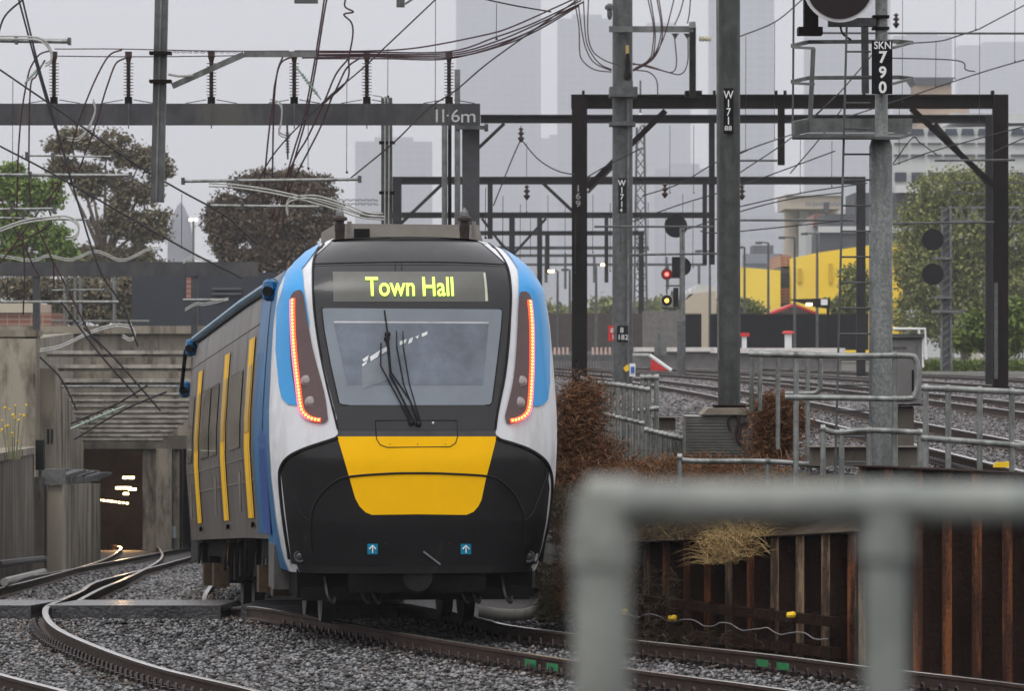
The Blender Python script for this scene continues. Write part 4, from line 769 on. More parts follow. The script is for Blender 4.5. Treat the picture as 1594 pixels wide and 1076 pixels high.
# numbered signal mast
sg = thing('signal_mast', 'thick galvanised signal post numbered in white on black with platform and ladder', 'signal', P(1371, 735, 58), 'colour light signals')
YS = 58.; MB().tube([P(1371, 740, YS), P(1371, 228, YS), P(1371, 212, YS), P(1372, 205, YS), P(1372, -60, YS)], [18.5 * K(YS), 18 * K(YS), 13 * K(YS), 10 * K(YS), 9.5 * K(YS)], 20).build('post', M('spangled_zinc', (.20, .21, .205), .5, .4, .35, 25, .1, stain=(.13, .14, .135), sc2=6), sg, smooth=True)
plate(sg, 1373, 63, 146, 32, YS - .2); text_mesh('lettering', 'SKN', P(1374, 76, YS - .21), (1, 0, 0), (0, 0, 1), 12 * K(YS), whitep, sg, .88, .015); stacktext('790', 1374, 79, YS - .2, 19, 23.5, whitep, sg, 1., .03)
rim = M('signal_rim_white', (.55, .55, .56), .5); 
m = MB().lathe(P(1307, -23, YS - .35), [(57 * K(YS), .0), (57 * K(YS), .04), (51 * K(YS), .05), (51 * K(YS), .02)], 48, (0, 1, 0)); m.build('rim', rim, sg)
MB().lathe(P(1307, -23, YS - .36), [(51.5 * K(YS), .0), (51.5 * K(YS), .03)], 48, (0, 1, 0)).build('target_disc', M('signal_black', (.012, .006, .006), .5), sg); MB().box(P(1252, 50, YS), P(1272, -30, YS + .25)).build('signal_housing', blackst, sg)
MB().box(P(1243, 53, YS - .05), P(1278, 44, YS + .3)).build('bracket', blackst, sg); MB().box(P(1290, 40, YS - .1), P(1362, 29, YS + .1)).build('bracket', galvd, sg)
for y in (26, 44): MB().box(P(1359, y + 1, YS - .12), P(1382, y - 1, YS + .12)).build('clamp', blackst, sg)
MB().tube(smoothpts([P(1308, 40, YS), P(1312, 52, YS), P(1325, 62, YS)], 5), .012, 6).build('cable', blk, sg)
# walkway platform and cage rails
for nm, ya, yb_ in (('guard_rail', 62, 75), ('guard_rail', 118, 131)):
    m = MB().beam(P(1258, ya + 3, YS + .3), P(1400, ya + 2, YS + .3), .03, 6 * K(YS)).beam(P(1258, ya + 3, YS + .3), P(1233, ya + 9, YS - .4), .03, 6 * K(YS)).beam(P(1233, ya + 11, YS - .4), P(1268, ya + 13, YS - .45), .03, 4 * K(YS)).beam(P(1400, ya + 2, YS + .3), P(1420, ya + 4, YS + .1), .03, 6 * K(YS)).beam(P(1420, ya + 4, YS + .1), P(1390, ya + 12, YS - .4), .03, 4 * K(YS)); m.build(nm, galv, sg)
m = MB().beam(P(1234, 200, YS - .4), P(1258, 195, YS + .35), .03, 22 * K(YS)).beam(P(1258, 195, YS + .35), P(1420, 195, YS + .35), .03, 22 * K(YS)); m.build('toe_board', galv, sg)
m = MB().prism([P(1233, 213, YS - .4), P(1258, 207, YS + .35), P(1420, 207, YS + .35), P(1400, 213, YS - .4)], (0, 0, -.03)); m.build('walkway_grate', galvd, sg)
m = MB().beam(P(1233, 212, YS - .42), P(1362, 213, YS - .42), .03, 5 * K(YS)); m.build('walkway_edge', galvd, sg)
MB().beam(P(1266, 75, YS - .2), P(1261, 190, YS - .2), 7 * K(YS), .05, (0, 1, 0)).build('guard_post', galv, sg); MB().tube([P(1236, -60, YS - .3), P(1234, 198, YS - .3)], .012, 6).build('guard_post', galvd, sg); MB().beam(P(1346, 40, YS + .3), P(1347, 145, YS + .3), 11 * K(YS), .08, (0, 1, 0)).build('guard_post', galvd, sg)
lad = MB(); xs = lambda y: 1318 - 18 * (y - 40) / 700
lad.tube([P(xs(40), 40, YS - .25), P(xs(740), 740, YS - .45)], .013, 6)
for y in range(80, 730, 40): lad.tube([P(xs(y), y, YS - .25 - .2 * y / 740), P(1355, y, YS - .1)], .011, 6)
lad.build('ladder', galvd, sg)
# mid signal
ms = thing('signal_mast', 'distant signal post with red and yellow lights and two round discs', 'signal', P(1062, 590, 240), 'colour light signals'); YM = 240
MB().tube([P(1062, 592, YM), P(1062, 352, YM)], [.16, .12], 10).build('post', galv, ms)
for x, y, r_ in ((1052, 352, 18), (1061, 415, 15)): MB().lathe(P(x, y, YM + .3), [(r_ * K(YM), 0), (r_ * K(YM), .06)], 24, (0, 1, 0)).build('target_disc', blk, ms)
for x, y, c_, nm in ((1038, 427, (1, .06, .05), 'red_lamp'), (1038, 468, (1, .5, .05), 'yellow_lamp')):
    MB().lathe(P(x, y, YM - .3), [(9 * K(YM), 0), (9 * K(YM), .1)], 20, (0, 1, 0)).build('lamp_hood', M('dark_red_hood', (.12, .01, .01), .4) if nm[0] == 'r' else blk, ms)
    if nm[0] == 'y':
        MB().lathe(P(x, y, YM - .29), [(9.6 * K(YM), 0), (9.6 * K(YM), .06)], 20, (0, 1, 0)).build('lamp_rim', whitep, ms)
    MB().lathe(P(x, y, YM - .34), [(3 * K(YM), 0), (3 * K(YM), .02)], 12, (0, 1, 0)).build(nm, M(nm, c_, emit=c_, es=6), ms)
MB().box(P(1046, 432, YM - .1), P(1058, 400, YM + .2)).build('signal_housing', blk, ms); MB().tube([P(1038, 480, YM), P(1038, 400, YM)], .04, 6).build('side_tube', galvd, ms); MB().box(P(1048, 478, YM - .1), P(1056, 448, YM + .1)).build('signal_housing', blk, ms)
MB().box(P(1054, 585, YM - .3), P(1067, 500, YM - .2)).build('case', galvd, ms); m = MB()
for y in (432, 445, 480): m.beam(P(1036, y, YM), P(1064, y, YM), .05, .08)
m.build('bracket', galvd, ms); MB().box(P(1019, 553, YM), P(1037, 520, YM + .6)).build('equipment_case', galv, ms); MB().box(P(1041, 505, 339 - .5), P(1052, 487, 339)).build('notice', M('tan_notice', (.5, .34, .12), .6), ms)
# right signals
rs = thing('signal_mast', 'lattice signal post with two stacked black discs before the big tree', 'signal', P(1473, 580, 235), 'colour light signals'); YR = 235
m = MB()
for dx in (-8, 8):
    for dy in (0, .5): m.beam(P(1473 + dx, 578, YR + dy), P(1473 + dx * .8, 320, YR + dy), .09, .09)
for i in range(21): y = 572 - i * 12; m.beam(P(1465, y, YR), P(1481, y - 12, YR), .05, .05)
m.build('lattice_post', galv, rs); MB().beam(P(1473, 578, YR + .25), P(1473, 322, YR + .25), .35, .3, (0, 1, 0)).build('core_post', galvd, rs)
for y in (373, 427): MB().lathe(P(1452, y, YR - .3), [(17 * K(YR), 0), (17 * K(YR), .06)], 24, (0, 1, 0)).build('target_disc', blk, rs); MB().box(P(1456, y + 10, YR - .1), P(1464, y - 8, YR + .2)).build('signal_housing', blk, rs)
for y in (402, 485, 463): m = MB().beam(P(1450, y, YR - .1), P(1482 + (20 if y == 485 else 0), y, YR - .1), .3, .12).build('bracket', galv, rs)
tr = thing('lattice_girder', 'long lattice girder running right from the top of the disc signal post', 'girder', P(1480, 330, YR)); m = MB().beam(P(1483, 323, YR), P(1640, 323, YR), .1, .1).beam(P(1483, 344, YR), P(1640, 346, YR), .1, .1)
for i in range(14): m.beam(P(1483 + i * 11, 323 if i % 2 else 345, YR), P(1494 + i * 11, 345 if i % 2 else 323, YR), .06, .06)
m.build('girder_frame', galv, tr); tr2 = MB().beam(P(1483, 284, YR + 6), P(1640, 284, YR + 6), .06, .06).beam(P(1483, 300, YR + 6), P(1640, 300, YR + 6), .06, .06); tr2.build('rear_rails', galvd, tr)
MB().beam(P(1650, 284, YR + 3), P(1650, 580, YR + 3), .4, .4).build('support_post', galvd, tr)
fe = thing('low_fence', 'low grey pipe fence beyond the yard near the big tree', 'fence', P(1500, 575, 280)); m = MB()
for y in (548, 562): m.tube([P(1480, y, 280), P(1640, y, 280)], .04, 5)
for x in range(1484, 1640, 12): m.tube([P(x, 575, 280), P(x, 546, 280)], .04, 5)
m.build('rails', galv, fe)
for i, (lb, x) in enumerate((('left stubby white timber post under the big tree', 1511), ('right stubby white timber post under the big tree', 1519))): top(MB().box(P(x, 577, 275), P(x + 6, 537, 275.3)), 'timber_post', M('lime_washed_post', (.42, .40, .33), .8, 0, .2, 3), lb, 'post', 'posts under the tree')
wr = thing('stair_handrail', 'white stair handrail frame behind the grey control cabinet', 'railing', P(1430, 575, 240)); MB().tube([P(1390, 512, 240), P(1440, 512, 240), P(1442, 560, 240)], .06, 6).tube([P(1430, 512, 240), P(1437, 572, 240)], .06, 6).build('rail', whitep, wr)
# cabinet
cabp = thing('control_cabinet', 'grey steel control cabinet on a concrete pedestal beside the signal post', 'cabinet', P(1395, 700, 61)); YC = 61
MB().box(P(1362, 628, YC), P(1430, 526, YC + .5)).build('cabinet_body', M('cabinet_grey', (.19, .185, .18), .5, 0, .12, 3, .05), cabp); MB().box(P(1359, 526, YC - .05), P(1433, 520, YC + .55)).build('lid', galvd, cabp)
MB().box(P(1366, 622, YC - .02), P(1426, 531, YC - .001)).build('door', M('cabinet_door_grey', (.16, .155, .15), .5, 0, .12, 3, .05), cabp); MB().tube([P(1421, 576, YC - .05), P(1421, 610, YC - .05)], .012, 6).build('handle', blk, cabp)
text_mesh('lettering', 'SKN1220', P(1400, 544, YC - .022), (1, 0, 0), (0, 0, 1), 4 * K(YC), blk, cabp)
MB().box(P(1359, 632, YC - .1), P(1432, 629, YC + .6)).build('base_frame', blackst, cabp); MB().box(P(1371, 700, YC + .05), P(1418, 632.5, YC + .5)).build('pedestal', concd, cabp)
top(MB().box(P(1262, 726, 59.6), P(1430, 697, 59.9)).box(P(1260, 697, 59.5), P(1432, 694.5, 60)), 'cable_trough', concd, 'long grey concrete trough behind the lower handrail', 'trough')
top(MB().box(P(1018, 670, 72), P(1050, 651, 72.5)).box(P(1016, 651, 71.9), P(1052, 648.5, 72.6)), 'pit_frame', concd, 'square concrete pit frame between the fence and the corrugated plinth', 'pit')
top(MB().prism([P(1547, 728, 52.4), P(1550, 720.5, 52.4), P(1571, 719.5, 52.4), P(1571, 728, 52.4)], (0, .12, 0)), 'rail_stop_block', yellowm, 'bright yellow block lying against the nearest yard rail', 'block')
# ------------------------------------------------------------------ pipe handrails
def handrail(label, Y, runs, posts, r=.033, zb=None, dense=None, name='pipe_handrail'):
    t = thing(name, label, 'handrail', P(posts[0][0], posts[0][2], Y), 'galvanised pipe handrails')
    for rn in runs:
        pts = [P(q[0], q[1], Y) for q in rn]; MB().tube(pts if len(pts) < 4 else smoothpts(pts, 5), r, 10).build('rail', pipem, t, smooth=True)
    for x, y0, y1 in posts:
        MB().tube([P(x, y1, Y), P(x, y0, Y)], r * .95, 10).build('post', pipem, t, smooth=True)
        for rn in runs:
            for i in range(len(rn) - 1):
                (xa, ya), (xb, yb_) = rn[i][:2], rn[i + 1][:2]
                if min(xa, xb) - .5 <= x <= max(xa, xb) + .5 and abs(xb - xa) > 4:
                    yy = ya + (yb_ - ya) * (x - xa) / (xb - xa)
                    if y0 - 6 < yy < y1: MB().lathe(P(x - 3.5, yy, Y), [(r * 1.35, 0), (r * 1.35, 7 * K(Y))], 10, (1, 0, 0)).build('fitting', pipem, t, smooth=True)
    return t
handrail('long two-rail pipe handrail reaching the right edge of the picture', 53.4, [[(1434, 604), (1700, 616)], [(1434, 682), (1700, 703)]], [(1441, 605, 800), (1476, 606, 800), (1525, 609, 800), (1575, 611, 800), (1640, 613, 800)])
handrail('round-ended pipe handrail in front of the grey cabinet', 57.2, [[(1165, 551), (1239, 553), (1330, 554), (1413, 554), (1425, 560), (1428, 572), (1428, 600), (1424, 614), (1412, 621), (1330, 620), (1222, 619)]], [(1239, 553, 760), (1393, 555, 800)])
handrail('second round-ended pipe handrail behind the first, by the rusty bush', 63.5, [[(1165, 549), (1262, 551), (1273, 556), (1277, 566), (1277, 598), (1273, 609), (1262, 613), (1222, 613)]], [(1257, 551, 720), (1211, 550, 700), (1183, 550, 640), (1170, 550, 640)], .03)
handrail('low pipe handrail before the concrete trough', 56.6, [[(1277, 666), (1302, 674), (1350, 670), (1436, 674)]], [(1281, 668, 740), (1310, 673, 780), (1353, 670, 790), (1392, 672, 800), (1432, 674, 800)])
handrail('low sagging pipe rail below the corrugated plinth', 60, [[(1055, 711), (1075, 718), (1195, 719), (1284, 726)]], [(1058, 712, 760), (1195, 719, 770), (1260, 724, 780)], .032)
handrail('short pipe handrail on top of the embankment end wall at far left of the stair', 70, [[(997, 588), (1023, 588)], [(985, 641), (1023, 636)]], [(1000, 588, 668), (1010, 588, 668), (1022, 588, 668)], .035)
handrail('descending stair handrail with close balusters beside the dead bush', 68, [[(903, 588), (923, 596), (965, 600), (1008, 607)], [(915, 638), (960, 650), (1003, 660)]], [(925 + i * 9.2, 597 + i * 1.1, 735) for i in range(10)], .030)
handrail('lower stair handrail section with close balusters above the dry grass', 66, [[(1003, 669), (1030, 676), (1061, 683)], [(1003, 724), (1061, 740)]], [(1006 + i * 7.6, 671 + i * 1.8, 745) for i in range(8)], .030)
fg = thing('foreground_handrail', 'large out-of-focus galvanised pipe handrail closest to the camera', 'handrail', P(935, 1300, 4)); fgm = M('foreground_zinc', (.24, .25, .23), .5, .0, .25, 14, .1, stain=(.17, .19, .18), sc2=9)
YF = 4.; MB().tube([P(914, 783, YF), P(1900, 786, YF)], .0165, 24).build('rail', fgm, fg, smooth=True); MB().tube([P(936, 1500, YF), P(936, 790, YF)], .0225, 24).build('post', fgm, fg, smooth=True); MB().tube([P(1379, 1500, YF), P(1379, 790, YF)], .0175, 24).build('post', fgm, fg, smooth=True)
MB().tube([P(936, 830, YF), P(936, 765, YF)], .0215, 24).tube([P(913, 783, YF), P(992, 783, YF)], .0200, 24).build('fitting', fgm, fg, smooth=True); MB().tube([P(1379, 870, YF), P(1379, 800, YF)], .0215, 24).build('fitting', fgm, fg, smooth=True); MB().tube([P(1335, 785, YF), P(1423, 785, YF)], .0185, 24).build('fitting', fgm, fg, smooth=True); MB().tube([P(936, 880, YF), P(936, 820, YF)], .0255, 24).build('fitting', fgm, fg, smooth=True)

# ------------------------------------------------------------------ wires
def wires(group, label, cat, Y, r, lst, mat, order='from the left', name='overhead_wire'):
    for i, w_ in enumerate(lst):
        lb = label % ORD[i] if '%' in label else label
        YY = Y; pts = [P(x, y, YY + .08 * i) for x, y in w_]; pts = smoothpts(pts, 6) if len(pts) > 2 else pts
        b_ = MB().tube(pts, r, 5)
        top(b_, name, mat, lb, cat, group)
wires('feeder cables crossing the trees at left', '%s dark cable from the left hanging through the left gantry', 'cable', 97, .017, [
    [(80, 78), (62, 84), (50, 100), (43, 120), (33, 180), (28, 250), (26, 345)], [(70, 93), (56, 118), (47, 140), (45, 270), (49, 322)], [(0, 308), (25, 360), (38, 382), (50, 410), (62, 432)],
    [(190, 77), (170, 86), (150, 120), (128, 173), (117, 208), (104, 250), (90, 300)], [(195, 90), (180, 99), (168, 130), (160, 155), (147, 200), (130, 245), (115, 285)], [(56, 350), (75, 390), (83, 408), (105, 450), (135, 510), (160, 545)],
    [(100, 215), (92, 230), (98, 250), (110, 262), (123, 268)], [(35, 365), (38, 420), (36, 490)], [(83, 408), (84, 465)], [(0, 410), (30, 370), (60, 330), (90, 290), (84, 285), (80, 295)], [(30, 380), (20, 388), (5, 391), (-5, 388)], [(38, 372), (60, 362), (80, 345), (76, 325), (78, 310), (88, 308)]], copper)
wires('long diagonal contact wires at left', '%s diagonal wire from the left falling rightward past the left gantry', 'wire', 93, .019, [
    [(28, -5), (55, 95), (75, 165), (95, 225), (125, 328), (155, 420), (190, 476), (215, 540)], [(34, -5), (58, 95), (78, 165), (100, 240), (112, 290)], [(-5, 105), (68, 155), (118, 190), (210, 255), (283, 298), (349, 335), (400, 380)], [(-5, 225), (70, 264), (160, 315), (283, 385), (376, 433)],
    [(40, -5), (8, 24), (-5, 60)], [(62, 556), (95, 590), (120, 640)], [(95, 470), (150, 545), (215, 620)], [(130, 510), (180, 560), (250, 640)], [(110, 660), (180, 630), (230, 600)], [(115, 685), (190, 640), (260, 610)]], wirem)
wires('cables running along the top of the left beam', '%s thin horizontal cable from the top along the left beam insulators', 'cable', 99, .011, [
    [(85, 76), (190, 76), (330, 79), (450, 79)], [(90, 87), (200, 88), (330, 87), (458, 84)]], copper)
wires('feeder bundle sweeping up to the right', '%s cable from above in the bundle sweeping up from the left beam', 'cable', 99, .016, [
    [(458, 79), (571, 79), (650, 74), (750, 55), (800, 40), (900, -5)], [(458, 82), (571, 81), (699, 80), (770, 58), (830, 36), (905, 0)], [(458, 85), (571, 84), (699, 83), (770, 65), (830, 40), (908, 3)], [(458, 87), (571, 86), (699, 86), (775, 68), (835, 44), (905, 4)], [(470, 90), (571, 88), (699, 89), (780, 71), (840, 45), (902, 8)], [(490, 91), (600, 91), (690, 92), (760, 76), (810, 56), (860, 30)]], copper)
wires('feeders falling from the insulators in the middle', '%s dark feeder from the left dropping to the train roof', 'cable', 97, .018, [
    [(457, 87), (437, 98), (428, 130), (425, 155), (418, 210), (412, 275), (408, 330)], [(440, 88), (432, 110), (427, 150), (425, 210), (424, 285)], [(505, -5), (500, 30), (487, 110), (472, 185), (457, 235), (445, 280), (425, 380)], [(509, -5), (503, 30), (490, 112), (476, 185), (462, 235), (450, 280), (440, 350)],
    [(543, 90), (523, 115), (508, 150), (498, 172), (478, 215), (460, 245), (440, 290), (420, 345)], [(560, 90), (540, 105), (525, 135), (515, 155), (500, 195), (480, 235), (462, 270), (430, 340)], [(538, -5), (537, 10), (550, 18), (535, 22), (547, 35), (549, 55), (543, 90), (540, 125), (505, 160)]], copper)
wires('catenary diagonals in the middle', '%s straight wire from the left rising rightward over the left beam', 'wire', 95, .015, [
    [(390, 305), (430, 235), (505, 157), (560, 110), (605, 68), (682, -5)], [(540, 282), (615, 220), (665, 170), (710, 140), (770, 90), (905, -5)], [(740, -5), (800, 8), (858, 18)]], wirem)
wires('cable loops round the grey mast', '%s cable from the left looping round the grey mast collar', 'cable', 157, .020, [
    [(893, -5), (901, 40), (902, 75), (906, 93), (925, 108), (952, 112)], [(900, 5), (906, 50), (913, 78), (926, 98), (952, 110)], [(908, 0), (912, 60), (922, 85), (935, 100), (952, 108)], [(916, -5), (915, 50), (922, 78), (940, 93), (965, 102)],
    [(1008, -5), (1017, 40), (1016, 72), (1010, 92), (985, 110)], [(1012, -5), (1019, 40), (1019, 72), (1012, 93), (985, 108)], [(1022, -5), (1029, 38), (1026, 66), (1014, 90), (988, 106)], [(1025, -5), (1031, 38), (1029, 66), (1016, 92), (988, 109)], [(1050, -5), (1038, 42), (1028, 70), (1012, 95), (986, 110)],
    [(1065, -5), (1058, 20), (1050, 38)], [(1075, -5), (1073, 20), (1070, 36)], [(1050, 58), (1053, 98), (1046, 112), (1025, 108), (985, 98)], [(1071, 60), (1070, 98), (1060, 115), (1040, 112), (1005, 101), (985, 100)], [(990, 109), (1010, 112), (1022, 125), (1024, 150)]], copper)
YW = 150
wires('catenary wires over the yard', '%s long catenary wire over the yard, counted from the top', 'wire', YW, .020, [
    [(1150, 57), (1206, 34), (1250, -2)], [(1524, 45), (1594, 8), (1640, -15)], [(1395, 68), (1460, 64), (1490, 56), (1524, 45)], [(1270, 178), (1305, 146), (1345, 100), (1362, 80)], [(1150, 240), (1194, 222), (1362, 168), (1520, 115), (1640, 80)], [(1385, 90), (1490, 94), (1503, 108), (1518, 111)],
    [(1390, 257), (1460, 233), (1594, 197), (1640, 186)], [(1150, 270), (1235, 212), (1300, 150)], [(1230, 270), (1275, 217), (1310, 170)], [(1000, 305), (1060, 285), (1120, 250), (1194, 222)], [(985, 345), (1060, 318), (1150, 290), (1300, 235)], [(1150, 322), (1250, 300), (1350, 285)],
    [(1540, 240), (1594, 215), (1640, 200)], [(810, 218), (796, 250), (768, 320)], [(812, 218), (838, 248), (868, 266), (895, 272)], [(1060, 360), (1150, 330), (1230, 310), (1310, 300)], [(915, 275), (950, 255), (1000, 230)], [(1390, 255), (1420, 215), (1432, 222), (1460, 242)], [(1090, 360), (1130, 362), (1310, 344)]], wirem)
wires('horizontal tubes of the yard wiring', '%s straight horizontal tube in the yard wiring, counted from the top', 'tube', 150, .035, [[(1275, 51), (1640, 52)], [(1150, 250), (1210, 250)], [(1455, 250), (1580, 249)], [(1150, 343), (1330, 343)], [(1390, 348), (1548, 346)], [(925, 353), (1110, 353)], [(980, 397), (1120, 395)]], galvd)
drops_ = [(1206, 34, 215), (1405, 0, 158), (1457, 63, 134), (1487, 0, 122), (1519, 0, 45), (1525, 50, 190), (1580, 0, 95), (811, 195, 216), (820, 222, 330), (1043, 195, 300), (1080, 195, 300), (1161, 55, 235), (678, -5, 168), (604, 75, 150), (540, 125, 268), (773, 5, 60), (283, 302, 385), (20, 125, 268), (209, 310, 345), (480, 150, 262), (346, 335, 400), (1246, 215, 300), (1295, 220, 290), (1400, 168, 255)]
for q_ in range(16): drops_.append((756 + q_ * 23 + (q_ * 37 % 11), 292 + (q_ * 53 % 40), 370 + (q_ * 29 % 60)))
drops_ = drops_[:]; ORD += ['twenty-fifth', 'twenty-sixth', 'twenty-seventh', 'twenty-eighth', 'twenty-ninth'] + ['thirt' + e for e in ('ieth', 'y-first', 'y-second', 'y-third', 'y-fourth', 'y-fifth', 'y-sixth', 'y-seventh', 'y-eighth', 'y-ninth')] + ['fortieth', 'forty-first', 'forty-second']
for i, (x, y0, y1) in enumerate(sorted(drops_)):
    YY = 93 if x < 800 else 148; b_ = MB().tube([P(x, y0, YY), P(x - .5, y1, YY)], .006 if x < 800 else .008, 4); b_.ball(P(x, y1, YY), .025, 4)
    top(b_, 'dropper_wire', wirem, f'{ORD[i]} thin vertical dropper wire counted from the left of the picture', 'wire', 'vertical dropper wires')
for i, (x, y) in enumerate(((811, 198), (820, 288), (1035, 285), (1155, 288), (1395, 20))):
    t = top(MB().lathe(P(x, y, 170), [(.02, 0), (.09, -.06), (.03, -.12), (.12, -.2), (.03, -.28), (.12, -.36), (.02, -.5)], 8), 'hanging_insulator', porc, f'{ORD[i]} small insulator string hanging under the yard gantries, from the left', 'insulator', 'hanging insulators')
for i, (x0, y0, x1, y1) in enumerate(((462, 105, 500, 155), (110, 668, 195, 632), (66, 100, 38, 130), (447, 195, 448, 248))):
    a, c = P(x0, y0, 96), P(x1, y1, 96); d = (c - a); L = d.length; pr = [(.02, 0)]
    for q in range(8): pr += [(.02, L * (.2 + .08 * q)), (.05, L * (.22 + .08 * q)), (.02, L * (.24 + .08 * q))]
    pr += [(.015, L)]; top(MB().lathe(a, pr, 8, d), 'strain_insulator', M('pale_green_insulator', (.3, .38, .33), .4) if i != 3 else galvd, ['ribbed strain insulator on a stay right of the middle beam insulator', 'long ribbed strain insulator above the tunnel mouth', 'ribbed strain insulator at the hooked pale cables top left', 'ribbed strain insulator hanging under the beam before the dense tree'][i], 'insulator', 'strain insulators')
for i, (x0, x1, y) in enumerate(((268, 375, 80), (528, 592, 311), (528, 592, 317))):
    b_ = MB(); n = int((x1 - x0) / 5)
    for q in range(n):
        c = P(x0 + 5 * q + 2.5, y + (1 if q % 2 else 0), 99); b_.tube([c + Vector((math.cos(t) * .035, 0 if q % 2 else math.sin(t) * .015, math.sin(t) * .016)) for t in np.linspace(0, 6.28, 9)], .005, 4)
    top(b_, 'link_chain', wirem, ['chain linking the leaning post to the cantilever arm', 'upper of two chains between the dense tree and slim grey mast', 'lower of two chains between the dense tree and slim grey mast'][i], 'chain', 'steel link chains')
t = thing('hanging_box', 'dark rectangular fitting cut off by the top edge over the left beam', 'fitting', P(475, 0, 95)); MB().box(P(458, 4, 95), P(495, -30, 95.2)).build('body', galvd, t)
t = thing('hanging_box', 'small dark fitting with hook at the top edge over the beam', 'fitting', P(625, 0, 95)); MB().box(P(617, 10, 95), P(630, -30, 95.2)).build('body', galvd, t); MB().tube([P(630, 6, 95), P(645, -4, 95)], .02, 6).build('hook', galv, t)

# ------------------------------------------------------------------ the train
O = Vector((-1.015, 56.0, 0)); ang = math.radians(6.6); ca, sa = math.cos(ang), math.sin(ang)
def L2W(u, y, z): return Vector((O.x + u * ca - y * sa, O.y + u * sa + y * ca, O.z + z))
def W2L(p): d = p - O; return (d.x * ca + d.y * sa, -d.x * sa + d.y * ca, d.z)
ZW = [.66, .72, .9, 1.22, 1.72, 2.1, 2.43, 2.99, 3.4, 3.77, 3.92, 4.02, 4.13, 4.235, 4.30, 4.33]
WW = [1.35, 1.38, 1.44, 1.51, 1.57, 1.59, 1.59, 1.56, 1.53, 1.475, 1.40, 1.33, 1.22, 1.07, .92, .80]
def hw_(z): return float(np.interp(z, ZW, WW))
BZ = [.95, 1.2, 1.6, 2.0, 2.4, 3.0, 3.4, 3.7, 3.85, 4.0, 4.12, 4.22, 4.28]; BW = [1.46, 1.475, 1.505, 1.53, 1.525, 1.485, 1.455, 1.42, 1.38, 1.28, 1.1, .85, .5]
def bw_(z): return float(np.interp(z, BZ, BW))
def lean(z): return (.12 * max(0, 1.2 - z)) + .14 * max(0, z - 1.9) + .75 * max(0, (z - 3.62) / .71) ** 2.2
def S(u, z):
    q = min(.985, abs(u) / hw_(z)); return .85 * (1 - (1 - q ** 3) ** (1 / 3)) + lean(z)
def pix(px, py):                                # the point of the train's front skin seen at this pixel
    Y = 56.3
    for _ in range(40):
        u, y, z = W2L(P(px, py, Y)); z = min(max(z, .66), 4.33); Y += .55 * (S(u, z) - y)
    u, y, z = W2L(P(px, py, Y)); lim = hw_(z) * .985
    return max(-lim, min(lim, u)), z
def skin(u, z, off):
    e = .01; dx = (S(u + e, z) - S(u - e, z)) / (2 * e); dz = (S(u, z + e) - S(u, z - e)) / (2 * e); n = Vector((dx, -1, dz)).normalized(); return L2W(u + n.x * off, S(u, z) + n.y * off, z + n.z * off)
train = thing('train', 'blue, white and yellow nosed electric train coming round the curve', 'train', L2W(0, 0, 0))
PAINT = dict(rough=.28, coat=.4)
char = M('charcoal_nose_paint', (.014, .014, .015), .33, 0, .12, 3, coat=.3, stain=(.024, .023, .022), sc2=2.2); charl = M('charcoal_lower_nose', (.011, .011, .012), .3, 0, .25, 3, coat=.15); white = M('white_train_paint', (.66, .67, .70), .3, 0, .04, 1.5, coat=.3, stain=(.52, .52, .52), sc2=1.6)
blue = M('sky_blue_train_paint', (.035, .30, .66), .3, 0, .05, 1, coat=.4); yelt = M('yellow_nose_paint', (.93, .50, .0), .5, 0, .03, 2, spec=.12)
steel = M('brushed_stainless_side', (.155, .132, .115), .42, .5, .2, 3, .1, streak=.15, stain=(.09, .075, .062), sc2=1.2); dteal = M('dark_teal_side', (.012, .13, .30), .45, 0, .25, 1.2, coat=.08, spec=.2); under = M('underframe_grime', (.012, .011, .010), .8, 0, .4, 6, .3, spec=.08)
# nose shell
b = MB(); zs = list(np.linspace(.66, 3.6, 26)) + list(np.linspace(3.66, 4.33, 16)); ts = np.linspace(-1, 1, 49); nt_ = len(ts)
for z in zs:
    for t in ts: u = math.sin(t * math.pi / 2 * .985) * hw_(z) * .9995; b.v.append(tuple(L2W(u, S(u, z), z)))
b.n = len(b.v); b.f = [(i * nt_ + j, i * nt_ + j + 1, (i + 1) * nt_ + j + 1, (i + 1) * nt_ + j) for i in range(len(zs) - 1) for j in range(nt_ - 1)]
ob = b.build('nose_shell', char, train, smooth=True); ob.data.materials.append(white)
for p in ob.data.polygons:
    j = p.index % (nt_ - 1); 
    if (j < 5 or j > nt_ - 7) and p.index // (nt_ - 1) < len(zs) - 5: p.material_index = 1
# cab sides and roof joining the nose to the car
b = MB()
for sgn, nm in ((-1, 0), (1, 1)):
    base = b.n; zz = zs; vs = []
    for z in zz:
        u0 = sgn * hw_(z) * .998; y0 = S(u0, z); bwv = max(bw_(z), .3)
        for k, f in enumerate((0, .12, .35, .7, 1)): u = u0 + (sgn * bwv - u0) * f; vs.append(L2W(u, y0 + (2.6 - y0) * f, z))
    b.add(vs, [(i * 5 + k, i * 5 + k + 1, i * 5 + 6 + k, i * 5 + 5 + k) for i in range(len(zz) - 1) for k in range(4)])
ob = b.build('cab_side', dteal, train, smooth=True); ob.data.materials.append(white); ob.data.materials.append(blue)
for p in ob.data.polygons:
    k = p.index % 4; c = p.center + Vector(ob['woff']); 
    if k == 0: p.material_index = 1
b = MB(); tt = np.linspace(-1, 1, 21); vs = []
for f in (0, .5, 1):
    for t in tt: u = t * (.82 + (.86 - .82) * f); vs.append(L2W(u, S(u * .9, 4.33) + f * 1.4, 4.33 + .03 * (1 - t * t)))
b.add(vs, [(i * 21 + j, i * 21 + j + 1, i * 21 + 22 + j, i * 21 + 21 + j) for i in range(2) for j in range(20)]); b.build('cab_roof', char, train, smooth=True)
